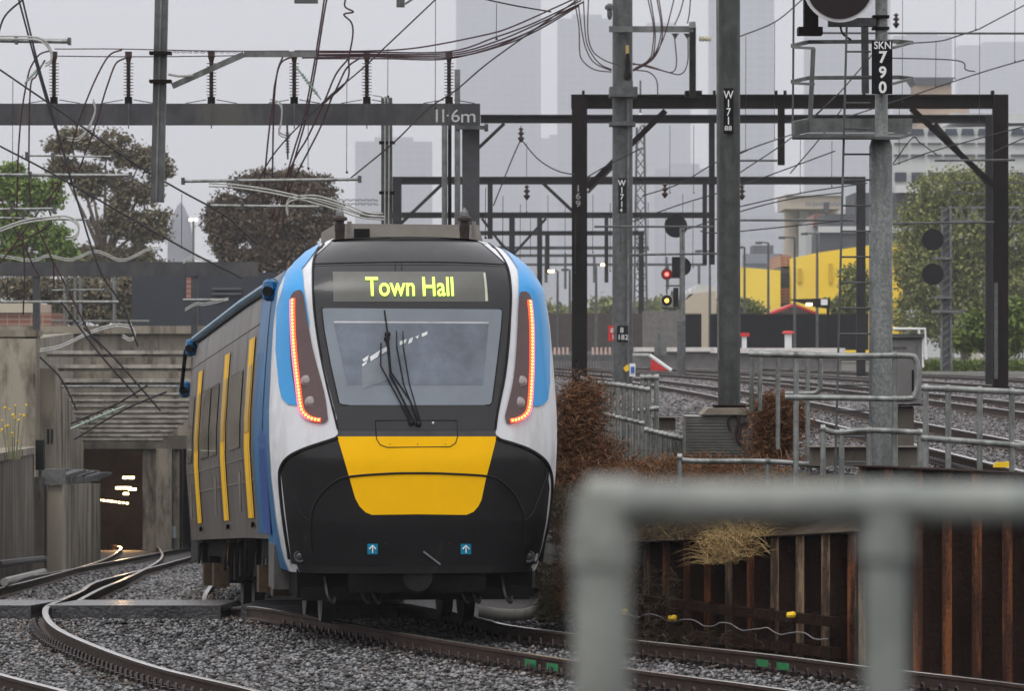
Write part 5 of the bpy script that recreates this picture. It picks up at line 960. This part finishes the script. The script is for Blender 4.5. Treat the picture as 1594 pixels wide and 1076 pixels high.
def panel(name, poly, off, mat, parent=train, step=.07, local=False, **kw):
    pts = [p if local else pix(*p) for p in poly]; dense = []
    for i in range(len(pts)):
        a, c = pts[i], pts[(i + 1) % len(pts)]; L = math.hypot(c[0] - a[0], c[1] - a[1]); n = max(1, int(L / .04))
        dense += [(a[0] + (c[0] - a[0]) * k / n, a[1] + (c[1] - a[1]) * k / n) for k in range(n)]
    us = [p[0] for p in dense]; zz = [p[1] for p in dense]; V2 = [Vector(p) for p in dense]; nb = len(V2)
    def inside(x, y):
        c = False; j = nb - 1
        for i in range(nb):
            if (dense[i][1] > y) != (dense[j][1] > y) and x < (dense[j][0] - dense[i][0]) * (y - dense[i][1]) / (dense[j][1] - dense[i][1]) + dense[i][0]: c = not c
            j = i
        return c
    for x in np.arange(min(us) + .02, max(us), step):
        for y in np.arange(min(zz) + .02, max(zz), step):
            if inside(x, y) and min((x - d[0]) ** 2 + (y - d[1]) ** 2 for d in dense) > .0008: V2.append(Vector((x, y)))
    r = delaunay_2d_cdt(V2, [(i, (i + 1) % nb) for i in range(nb)], [], 1, 1e-6); b = MB()
    b.add([skin(v.x, v.y, off) for v in r[0]], [tuple(f) for f in r[2]]); return b.build(name, mat, parent, smooth=True, **kw)
def rnd(poly, k=4): # smooth closed polygon in pixels
    n = len(poly); o = []
    for i in range(n):
        a, b_, c, d = (Vector((*poly[(i + j) % n], 0)) for j in (-1, 0, 1, 2))
        for j in range(k): t = j / k; q = .5 * ((2 * b_) + (c - a) * t + (2 * a - 5 * b_ + 4 * c - d) * t * t + (3 * b_ - a - 3 * c + d) * t ** 3); o.append((q.x, q.y))
    return o
WL = [(495, 371), (470, 379), (447, 390), (425, 408), (410, 440), (405, 500), (405, 600), (408, 700), (415, 760), (430, 850), (440, 885), (450, 885), (449, 850), (441, 810), (435, 750), (437, 727), (449, 712), (475, 697), (518, 684), (526, 676), (524, 650), (511, 600), (498, 540), (489, 480), (487, 433), (489, 400)]
WR = [(771, 374), (790, 379), (815, 392), (840, 412), (862, 450), (875, 520), (880, 640), (878, 720), (868, 800), (850, 885), (842, 885), (852, 830), (857, 790), (859, 760), (857, 737), (848, 716), (825, 700), (800, 690), (778, 683), (771, 676), (775, 645), (784, 590), (791, 540), (795, 490), (795, 450), (788, 412)]
panel('white_cowl', WL, .006, white, step=.045, label='white cowl on the left side of the nose'); panel('white_cowl', WR, .006, white, step=.045, label='white cowl on the right side of the nose')
panel('blue_flash', [(470, 381), (447, 394), (432, 410), (427, 430), (428, 480), (431, 545), (436, 600), (440, 620), (450, 630), (466, 632), (480, 632), (482, 500), (474, 450), (471, 420)], .020, blue, step=.045)
panel('blue_flash', [(805, 388), (822, 395), (842, 418), (850, 450), (853, 520), (854, 595), (851, 622), (845, 630), (836, 633), (822, 632), (815, 600), (806, 460), (805, 420)], .020, blue, step=.045)
lens_m = M('smoked_lamp_lens', (.085, .045, .045), .18, 0, .1, 3, coat=.5); ledo = M('tail_strip_glow', (1, .12, .03), emit=(1, .06, .03), es=1.5); leds = M('tail_led_dot', (1, .6, .2), emit=(1, .42, .09), es=2.6)
HL = rnd([(466, 453), (455, 462), (453, 500), (454, 560), (459, 600), (466, 636), (477, 654), (499, 660), (510, 655), (510, 645), (505, 610), (487, 540), (477, 480), (473, 457)], 3)
HR = rnd([(813, 455), (823, 461), (828, 490), (830, 540), (829, 590), (827, 625), (819, 648), (800, 659), (789, 660), (785, 650), (788, 636), (798, 590), (803, 530), (806, 465)], 3)
discm = M('lamp_reflector', (.3, .26, .26), .2, .5, .1, 5)
for poly, strip, discs in ((HL, [(459, 466), (459, 500), (461, 545), (466, 595), (471, 635), (478, 647), (488, 653), (500, 655)], ((478, 593), (484, 626))), (HR, [(821, 468), (824, 500), (825, 545), (824, 595), (821, 635), (814, 648), (803, 654), (793, 656)], ((810, 594), (807, 627)))):
    h = panel('headlight', poly, .026, lens_m, step=.04); rp = [pix(*p) for p in strip]; sp = smoothpts([(a, c, 0) for a, c in rp], 8)
    MB().tube([skin(p.x, p.y, .026) for p in sp], .025, 8).build('led_strip', ledo, h); sx_ = 1 if strip[0][0] > 700 else -1; MB().tube([skin(p.x + sx_ * .028, p.z if False else p.y - .01, .028) for p in sp], .010, 6).build('led_diffuser', M('pink_glow_halo', (.8, .2, .4), emit=(.95, .2, .38), es=.7), h); cum = [0]  # thin pink emissive tube imitates the glow halo around the LED strip
    for i in range(len(sp) - 1): cum.append(cum[-1] + (sp[i + 1] - sp[i]).length)
    d = MB(); n = 40
    for i in range(n):
        s_ = cum[-1] * (i + .5) / n; j = max(k for k in range(len(cum)) if cum[k] <= s_); j = min(j, len(sp) - 2); p = sp[j].lerp(sp[j + 1], (s_ - cum[j]) / (cum[j + 1] - cum[j])); d.ball(skin(p.x, p.y, .044), .0155, 4)
    d.build('led_dots', leds, h)
    for q in discs: u, z = pix(*q); d = MB().lathe(skin(u, z, .027), [(.062, 0), (.06, .006), (.045, .008), (.03, .012), (.0, .014)], 18, (0, -1, .15)).build('lamp', discm, h)
# windscreen and destination display
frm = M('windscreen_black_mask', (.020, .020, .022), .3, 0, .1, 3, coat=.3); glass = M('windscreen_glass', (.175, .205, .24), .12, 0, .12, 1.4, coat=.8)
panel('windscreen_surround', [(492, 414), (784, 414), (793, 450), (793, 490), (787, 540), (779, 590), (772, 640), (769, 670), (527, 670), (521, 640), (510, 595), (500, 545), (493, 500), (489, 450), (489, 425)], .006, frm)
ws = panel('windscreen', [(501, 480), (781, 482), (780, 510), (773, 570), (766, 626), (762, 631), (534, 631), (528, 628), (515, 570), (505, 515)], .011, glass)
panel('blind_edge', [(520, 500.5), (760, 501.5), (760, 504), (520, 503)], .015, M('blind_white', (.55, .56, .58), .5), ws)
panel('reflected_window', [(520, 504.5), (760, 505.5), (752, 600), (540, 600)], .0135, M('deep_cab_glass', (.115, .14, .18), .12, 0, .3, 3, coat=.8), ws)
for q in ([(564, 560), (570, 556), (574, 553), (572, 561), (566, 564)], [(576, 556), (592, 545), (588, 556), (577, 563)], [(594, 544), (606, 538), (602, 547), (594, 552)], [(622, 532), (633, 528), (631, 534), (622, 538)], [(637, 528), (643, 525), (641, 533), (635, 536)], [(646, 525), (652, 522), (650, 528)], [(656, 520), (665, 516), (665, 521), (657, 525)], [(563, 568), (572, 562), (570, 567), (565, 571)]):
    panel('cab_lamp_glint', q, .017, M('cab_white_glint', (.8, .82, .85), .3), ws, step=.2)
panel('driver_seat_back', [(563, 571), (585, 560), (607, 550), (605, 590), (580, 600), (564, 607)], .0150, M('grey_cab_interior', (.22, .24, .27), .4, 0, .15, 3), ws)
dd = panel('destination_display', [(518, 424), (755, 424), (760, 470), (519, 470)], .011, M('display_window', (.12, .12, .11), .3, 0, .1, 3)); panel('display_edge', [(752, 426), (755, 426), (759, 469), (755, 469)], .014, M('display_trim', (.5, .52, .42), .4), dd)
def surf_text(s, x0, x1, yb, yt, off, mat, parent, nm):
    cu = bpy.data.curves.new('t', 'FONT'); cu.body = s; cu.size = 1; cu.offset = .010; cu.resolution_u = 4; to = bpy.data.objects.new('t', cu); col.objects.link(to); bpy.context.view_layer.update()
    me = bpy.data.meshes.new_from_object(to.evaluated_get(bpy.context.evaluated_depsgraph_get())); bpy.data.objects.remove(to)
    vs = [v.co.copy() for v in me.vertices]; fs = [tuple(p.vertices) for p in me.polygons]; a0 = min(v.x for v in vs); a1 = max(v.x for v in vs); h0 = min(v.y for v in vs); h1 = max(v.y for v in vs)
    (u0, z0), (u1, _), (_, z1) = pix(x0, yb), pix(x1, yb), pix((x0 + x1) / 2, yt); b = MB(); b.add([skin(u0 + (v.x - a0) / (a1 - a0) * (u1 - u0), z0 + (v.y - h0) / (h1 - h0) * (z1 - z0), off) for v in vs], fs); bpy.data.meshes.remove(me); return b.build(nm, mat, parent)
surf_text('Town Hall', 570, 706, 462, 434, .030, M('display_led_text', (.6, .9, .1), emit=(.62, 1.0, .10), es=1.6), dd, 'display_text')
# roof seam, hatch, joints
def seam(name, px, r, off, mat, parent=train, closed=False, k=5):
    pts = [pix(*p) for p in px]; pts = pts + ([pts[0]] if closed else []); sp = smoothpts([(a, c, 0) for a, c in pts], k) if k else [Vector((a, c, 0)) for a, c in pts]
    return MB().tube([skin(p.x, p.y, off) for p in sp], r, 6).build(name, mat, parent)
seamm = M('black_joint', (.006, .006, .006), .5)
seam('roof_joint', [(489, 411), (560, 409), (640, 408), (720, 409), (785, 412)], .006, .003, seamm); seam('roof_joint', [(489, 415), (560, 413.5), (640, 413), (720, 413.5), (786, 416)], .004, .006, seamm)
panel('nose_band', [(527, 671), (771, 671), (772, 680), (526, 680)], .0075, M('mid_grey_band', (.06, .058, .06), .4))
panel('lower_nose', [(526, 686), (476, 701), (452, 715), (441, 730), (440, 752), (446, 810), (454, 878), (838, 878), (850, 810), (855, 760), (852, 738), (843, 720), (822, 704), (798, 694), (773, 687), (773, 681), (526, 681)], .005, charl)
yp = panel('yellow_nose_panel', rnd([(525, 680), (590, 680), (650, 680), (710, 680), (773, 680)], 1) + [(765, 712), (756, 746), (749, 779), (744, 789), (737, 797), (726, 802), (650, 801), (579, 802), (569, 798), (560, 789), (553, 776), (543, 741), (534, 710)], .011, yelt)
seam('black_gasket', [(526, 681), (518, 685), (476, 699), (450, 712), (438, 728), (436, 750), (442, 810), (451, 870)], .022, .006, seamm); seam('black_gasket', [(772, 681), (780, 686), (800, 692), (826, 702), (848, 718), (857, 738), (858, 766), (852, 820), (843, 872)], .022, .006, seamm)
seam('coupler_cover_joint', [(487, 860), (484, 830), (485, 805), (490, 786), (501, 769), (519, 752), (541, 743), (600, 738), (650, 737), (700, 738), (760, 742), (781, 751), (800, 770), (812, 795), (815, 820), (814, 860)], .013, .012, seamm)
seam('hatch_outline', [(584, 655), (711, 655), (712, 680), (709, 690), (700, 696), (603, 697), (592, 693), (586, 684), (584, 655)], .005, .014, seamm, k=0)
for x in (607, 650, 693): u, z = pix(x, 692); MB().ball(skin(u, z, .014), .006, 4).build('rivet', seamm, train)
u, z = pix(674, 659); MB().ball(skin(u, z, .012), .014, 5).build('washer_jet', whitep, train)
sticker = M('blue_sticker', (.0, .22, .38), .5); wst = M('sticker_white', (.85, .85, .85), .5)
for x in (580, 725):
    st = panel('arrow_sticker', [(x - 8, 847), (x + 8, 847), (x + 8, 863), (x - 8, 863)], .011, sticker, step=.3); seam('arrow_mark', [(x, 861), (x, 850)], .007, .016, wst, st, k=0); seam('arrow_mark', [(x - 5, 855), (x, 849.5), (x + 5, 855)], .007, .016, wst, st, k=0)
cp_ = MB(); lbox_ = lambda u0, u1, y0, y1, z0, z1: cp_.box(L2W(u0, y0, z0), L2W(u1, y1, z1))
cp_.lathe(L2W(0, .1, .62), [(.16, 0), (.19, .05), (.19, .4), (.1, .42)], 16, (0, 1, 0)); cp_.build('coupler', M('coupler_black', (.012, .012, .012), .45, .3, .3, 8), train)
for x_ in (-.62, -.5, .48, .6, .95, -1.0): MB().tube(smoothpts([L2W(x_, .36, .62), L2W(x_ + .02, .22, .42), L2W(x_ + .09, .25, .33), L2W(x_ + .12, .4, .5)], 5), .018, 6).build('brake_hose', M('hose_rubber', (.02, .02, .02), .5), train)
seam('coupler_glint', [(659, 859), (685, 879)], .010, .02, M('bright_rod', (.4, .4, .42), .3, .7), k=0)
for x in (467, 823): u, z = pix(x, 867); MB().lathe(skin(u, z, .004), [(.07, 0), (.06, .02), (.04, .015), (.02, .03)], 14, (0, -1, 0)).build('tow_eye', M('dull_eye', (.05, .05, .052), .4, .4), train)
for pl_ in ([(526, 669), (519, 640), (508, 595), (497, 540), (489, 480), (487, 433), (490, 400), (495, 378)], [(771, 669), (775, 640), (785, 590), (791, 540), (794, 490), (795, 450), (788, 412), (774, 380)]): seam('cowl_gasket', pl_, .012, .008, seamm)
seam('lower_nose_crease', [(444, 735), (455, 765), (470, 800), (484, 812)], .006, .006, seamm); seam('lower_nose_crease', [(852, 735), (842, 765), (828, 800), (815, 812)], .006, .006, seamm)
seam('windscreen_seal', [(501, 480), (781, 482), (780, 510), (773, 570), (766, 626), (762, 631), (534, 631), (528, 628), (515, 570), (505, 515)], .007, .012, seamm, closed=True, k=0)
for x_, y_ in ((500, 700), (478, 712), (800, 705), (822, 716), (560, 830), (745, 830), (600, 846), (700, 846), (520, 822), (786, 822)): u, z = pix(x_, y_); MB().ball(skin(u, z, .006), .007, 4).build('fastener', M('dull_eye', (.05, .05, .052), .4, .4), train)
# wipers
wm = M('wiper_black', (.008, .008, .009), .45)
def wip(px, r, off=.05): return MB().tube([skin(*pix(*p), off) for p in px], r, 6)
wp_ = wip([(652, 662), (638, 625), (608, 580), (603, 520), (598, 484)], .009).build('wiper', wm, train); wip([(640, 660), (592, 570), (593, 535)], .008).build('wiper_blade', wm, wp_); wip([(646, 662), (607, 585), (601, 520)], .011, .065).build('wiper_arm', wm, wp_)
w2 = wip([(654, 658), (637, 600), (627, 540), (625, 415)], .006).build('wiper', wm, train); wip([(650, 655), (628, 600), (617, 540), (615, 415)], .007).build('wiper_blade', wm, w2)
for x, y in ((640, 659), (651, 661), (603, 521), (602, 528)): u, z = pix(x, y); MB().ball(skin(u, z, .03), .035, 5).build('wiper_pivot', wm, w2)
# car body
b = MB(); prof = [(-BW[i], BZ[i]) for i in range(len(BZ))] + [(0, 4.31)] + [(BW[i], BZ[i]) for i in range(len(BZ) - 1, -1, -1)]
axis = []   # (centre, right) stations along the curve going back
def bodyst(s):                                # follow track: rotate slowly
    a_ = ang + math.radians(-.4) * 0; return s
def L3(u, y, z, bend=True):
    bx = .055 * max(0, y - 19.4); return L2W(u + bx, y, z - max(0, y - 3.2) * .040)
stn = [2.6, 7, 12, 17, 19.3]
vs = []
for y in stn:
    for u, z in prof: vs.append(L3(u, y, z))
n = len(prof); b.add(vs, [(i * n + k, i * n + k + 1, (i + 1) * n + k + 1, (i + 1) * n + k) for i in range(len(stn) - 1) for k in range(n - 1)]); b.add([L3(u, 19.3, z) for u, z in prof], [tuple(range(n))]); b.build('car_body', steel, train, smooth=True)
b = MB()
def sidepanel(name, y0, y1, z0, z1, mat, off, side=-1, parent=train, ctop=0):
    b = MB(); zz = np.linspace(z0, z1, 14); vs = []
    for y in (y0, y1):
        for z in zz: vs.append(L3(side * (bw_(z) + off), y, z))
    b.add(vs, [(k, k + 1, 15 + k, 14 + k) for k in range(13)]); return b.build(name, mat, parent, smooth=True)
ydoor = M('yellow_door_paint', (.88, .49, .0), .5, 0, .08, 3, spec=.15); winm = M('tinted_side_glass', (.045, .043, .042), .15, 0, .2, 2, coat=.6); bluey = M('deep_blue_side', (.006, .10, .50), .3, 0, .15, 1, coat=.5)
for side in (-1, 1):
    for dc in (5.3, 10.2, 16.5):
        d = sidepanel('door', dc - .52, dc + .52, 1.18, 3.32, ydoor, .012, side); sidepanel('door_window', dc - .42, dc + .42, 2.2, 3.0, M('gold_tinted_glass', (.62, .35, .01), .35, 0, .2, 3), .018, side, d)
        for e in (-.55, .55): sidepanel('door_jamb', dc + e - .03, dc + e + .03, 1.16, 3.34, M('door_seal_black', (.01, .01, .01), .5), .03, side, d)
        MB().box(L3(side * 1.46 - .06, dc - .5, 1.06), L3(side * 1.46 + .06, dc + .5, 1.16)).build('door_step', under, d)
    for wa, wb_ in ((6.7, 8.9), (11.6, 13.2), (13.5, 15.3), (17.6, 18.8)): sidepanel('side_window', wa, wb_, 2.05, 3.0, winm, .014, side)
    sidepanel('blue_side_stripe', 2.62, 4.2, 1.0, 3.72, dteal, .008, side); sidepanel('blue_side_stripe', 1.9, 3.0, 1.02, 2.2, bluey, .02, side)
    for y, z in ((2.2, 3.78), (18.8, 3.75), (20.6, 3.2)):
        p = L3(side * (bw_(z) + .08), y, z) if y < 20 else L3(side * 1.55, y, z); m_ = MB().lathe(p - Vector((0, 0, .13)), [(.03, 0), (.085, .03), (.09, .14), (.075, .22), (.03, .25)], 10); cm_ = m_.build('camera_pod', M('pod_blue', (.0, .085, .22), .35, 0, .1, 4, coat=.4), train); MB().lathe(p - Vector((0, .05, .02)), [(.055, 0), (.06, .08)], 10, (-.3, -1, 0)).build('pod_lens', blk, cm_)
    for yy in (4.3, 6.3, 9.2, 11.3, 15.5, 17.3): sidepanel('panel_joint', yy, yy + .03, 1.0, 3.75, M('panel_gap', (.02, .018, .016), .6), .006, side)
    for zz_ in (1.62, 1.9, 3.45): MB().tube([L3(side * (bw_(zz_) + .004), y, zz_) for y in (4.3, 8, 12, 19.2)], .008, 5).build('side_rib', M('side_rib_steel', (.24, .21, .19), .4, .4), train)
    for yy in (6.3, 11.4, 17.4): MB().tube([L3(side * (bw_(1.5) + .05), yy, 1.25), L3(side * (bw_(1.7) + .05), yy, 1.75)], .015, 6).build('grab_handle', M('side_rib_steel'), train)
    g = MB().tube([L3(side * 1.43, y, 3.86) for y in (2.3, 8, 14, 19)], .055, 8); g.build('roof_gutter', M('gutter_blue_grey', (.12, .22, .30), .35, .2, .2, 4), train, smooth=True)
MB().tube([L3(-1.56, 18.9, 3.7), L3(-1.6, 20.5, 3.2)], .03, 6).build('jumper_cable', blk, train)
# following car hidden mostly behind the first
b = MB(); vs = []
for y, dx in ((19.9, 0), (28, .3), (36, 1.1), (44, 2.3)):
    for u, z in prof: vs.append(L3(u * .985 + .0 + dx * .55, y, z * .995))
b.add(vs, [(i * n + k, i * n + k + 1, (i + 1) * n + k + 1, (i + 1) * n + k) for i in range(3) for k in range(n - 1)]); b.add([L3(u * .985, 19.9, z * .995) for u, z in prof], [tuple(range(n))]); b.build('second_car_body', steel, train, smooth=True)
for y in (21.6, 22.6, 23.6, 25.4, 27): b_ = sidepanel('door', y, y + .5, 1.18, 3.3, ydoor if y != 23.6 else bluey, -.005, -1)
# roof equipment
tan = M('roof_pod_tan', (.24, .22, .195), .7, 0, .12, 3, .1)
def TP(px, py, yl):                              # point on the train at local depth yl
    Y = 56 + yl
    for _ in range(10): u, y, z = W2L(P(px, py, Y)); Y += (yl - y)
    return P(px, py, Y)
m_ = MB(); m_.prism([TP(500, 378, 3.4), TP(500, 362, 3.4), TP(524, 348, 3.4), TP(745, 350, 3.4), TP(752, 378, 3.4)], (0, 3.2, -.05)); m_.build('roof_pod', tan, train); MB().box(TP(551, 371, 3.0), TP(576, 357, 3.3)).build('roof_vent', blk, train)
for x in (529, 723):
    p = TP(x, 380, 2.2); bc = MB().lathe(p, [(.055, 0), (.055, .14), (.06, .15), (.06, .22), (.05, .23), (.05, .26), (.085, .27), (.085, .30), (.05, .32)], 14).build('antenna_mast', M('beacon_dark', (.045, .032, .028), .5, 0, .3, 12), train, smooth=True); MB().lathe(p + Vector((0, 0, .321)), [(.052, 0), (.045, .04), (.018, .08), (.008, .095)], 12).build('antenna_cap', galv, bc)
    MB().box(p + Vector((.08, .1, 0)), p + Vector((.13, .16, .26))).build('antenna_strut', tan, bc)
# underframe, coupler housing and bogies
m_ = MB().box((0, 0, 0), (0, 0, 0)); m_ = MB()
def lbox(m, u0, u1, y0, y1, z0, z1, dz=0):
    c = [L3(u, y, z) for z in (z0, z1) for u, y in ((u0, y0), (u1, y0), (u1, y1), (u0, y1))]; return m.add(c, [(0, 3, 2, 1), (4, 5, 6, 7), (0, 1, 5, 4), (1, 2, 6, 5), (2, 3, 7, 6), (3, 0, 4, 7)])
blkp = M('deep_black_underframe', (.005, .005, .005), .8, 0, .3, 5, spec=.08)
lbox(m_, -1.30, 1.30, .45, 1.9, .38, .70); lbox(m_, -.75, .75, .12, .449, .45, .86); m_.build('coupler_shroud', blkp, train)
m_ = MB(); lbox(m_, -1.25, 1.25, .30, .449, .36, .50); m_.build('obstacle_deflector', blkp, train)
m_ = MB(); lbox(m_, -1.30, 1.30, 2.61, 19.2, .72, 1.0); m_.build('underframe', blkp, train)
for k_ in range(2): m_ = MB(); lbox(m_, (-1.47, 1.28)[k_], (-1.28, 1.47)[k_], 1.6, 2.5, .42, .92); m_.build('step_box', M('dirty_skirt', (.10, .095, .09), .5, .3, .3, 5), train)
rr = random.Random(5)
for bc_, in ((3.9,), (15.6,)):
    bg_ = MB(); lbox(bg_, -1.15, 1.15, bc_ - 1.7, bc_ + 1.7, .45, .72)
    for s_ in (-1, 1): lbox(bg_, s_ * 1.12 - .1, s_ * 1.12 + .1, bc_ - 1.75, bc_ + 1.75, .35, .6)
    bo = bg_.build('bogie', under, train)
    for ax in (-1.2, 1.2):
        for s_ in (-1, 1): MB().lathe(L3(s_ * .80, bc_ + ax, .43) , [(.2, -.06), (.40, -.055), (.43, -.07), (.46, .06), (.40, .075), (.15, .065)], 28, (s_ * -ca, s_ * -sa, 0)).build('wheel', M('wheel_steel', (.05, .045, .04), .5, .6, .2, 8), bo, smooth=True)
        MB().tube([L3(-.8, bc_ + ax, .43), L3(.8, bc_ + ax, .43)], .08, 10).build('axle', under, bo)
        for s_ in (-1, 1): m_ = MB(); lbox(m_, s_ * 1.3 - .12, s_ * 1.3 + .1, bc_ + ax - .2, bc_ + ax + .2, .3, .62); m_.build('axle_box', M('rusty_axle_box', (.07, .045, .025), .7, .2, .4, 9, .3), bo)
for i in range(34):
    y = 5.9 + i * .47; 
    if abs(y - 15.6) < 1.9 or y > 19: continue
    h_ = rr.uniform(.25, .55); wv = rr.uniform(.12, .36); m_ = MB(); uu = -1.36 + rr.uniform(0, .12); lbox(m_, uu, uu + .4, y, y + wv, .95 - h_, .95 - .001 * i); 
    m_.tube([L3(uu - .02, y, .9), L3(uu - .05, y + .1, .9 - h_ * .8)], .02, 5); m_.build('underfloor_box', M(('underframe_grime', 'rusty_axle_box', 'dirty_skirt', 'dark_wet_concrete')[rr.choice((0, 0, 0, 0, 0, 1, 2))]), train)
m_ = MB(); lbox(m_, -.9, .9, 5.8, 13.6, .55, .71); m_.build('equipment_case', under, train)

# ------------------------------------------------------------------ haze
hz = MB().box((-1700, -400, -12), (1700, 9500, 760)).build('haze', M('haze_air'))
mt = hz.data.materials[0]; n_ = mt.node_tree; n_.nodes.clear(); o_ = n_.nodes.new('ShaderNodeOutputMaterial'); pv = n_.nodes.new('ShaderNodeVolumePrincipled')
pv.inputs['Color'].default_value = (.91, .93, .99, 1); pv.inputs['Density'].default_value = .00019; pv.inputs['Anisotropy'].default_value = 0.0; n_.links.new(pv.outputs[0], o_.inputs['Volume'])
tag(hz, 'thin grey drizzle haze over the yard and skyline', 'haze', None, 'stuff'); hz.display_type = 'WIRE'
for o in bpy.data.objects:
    if 'woff' in o.keys(): del o['woff']
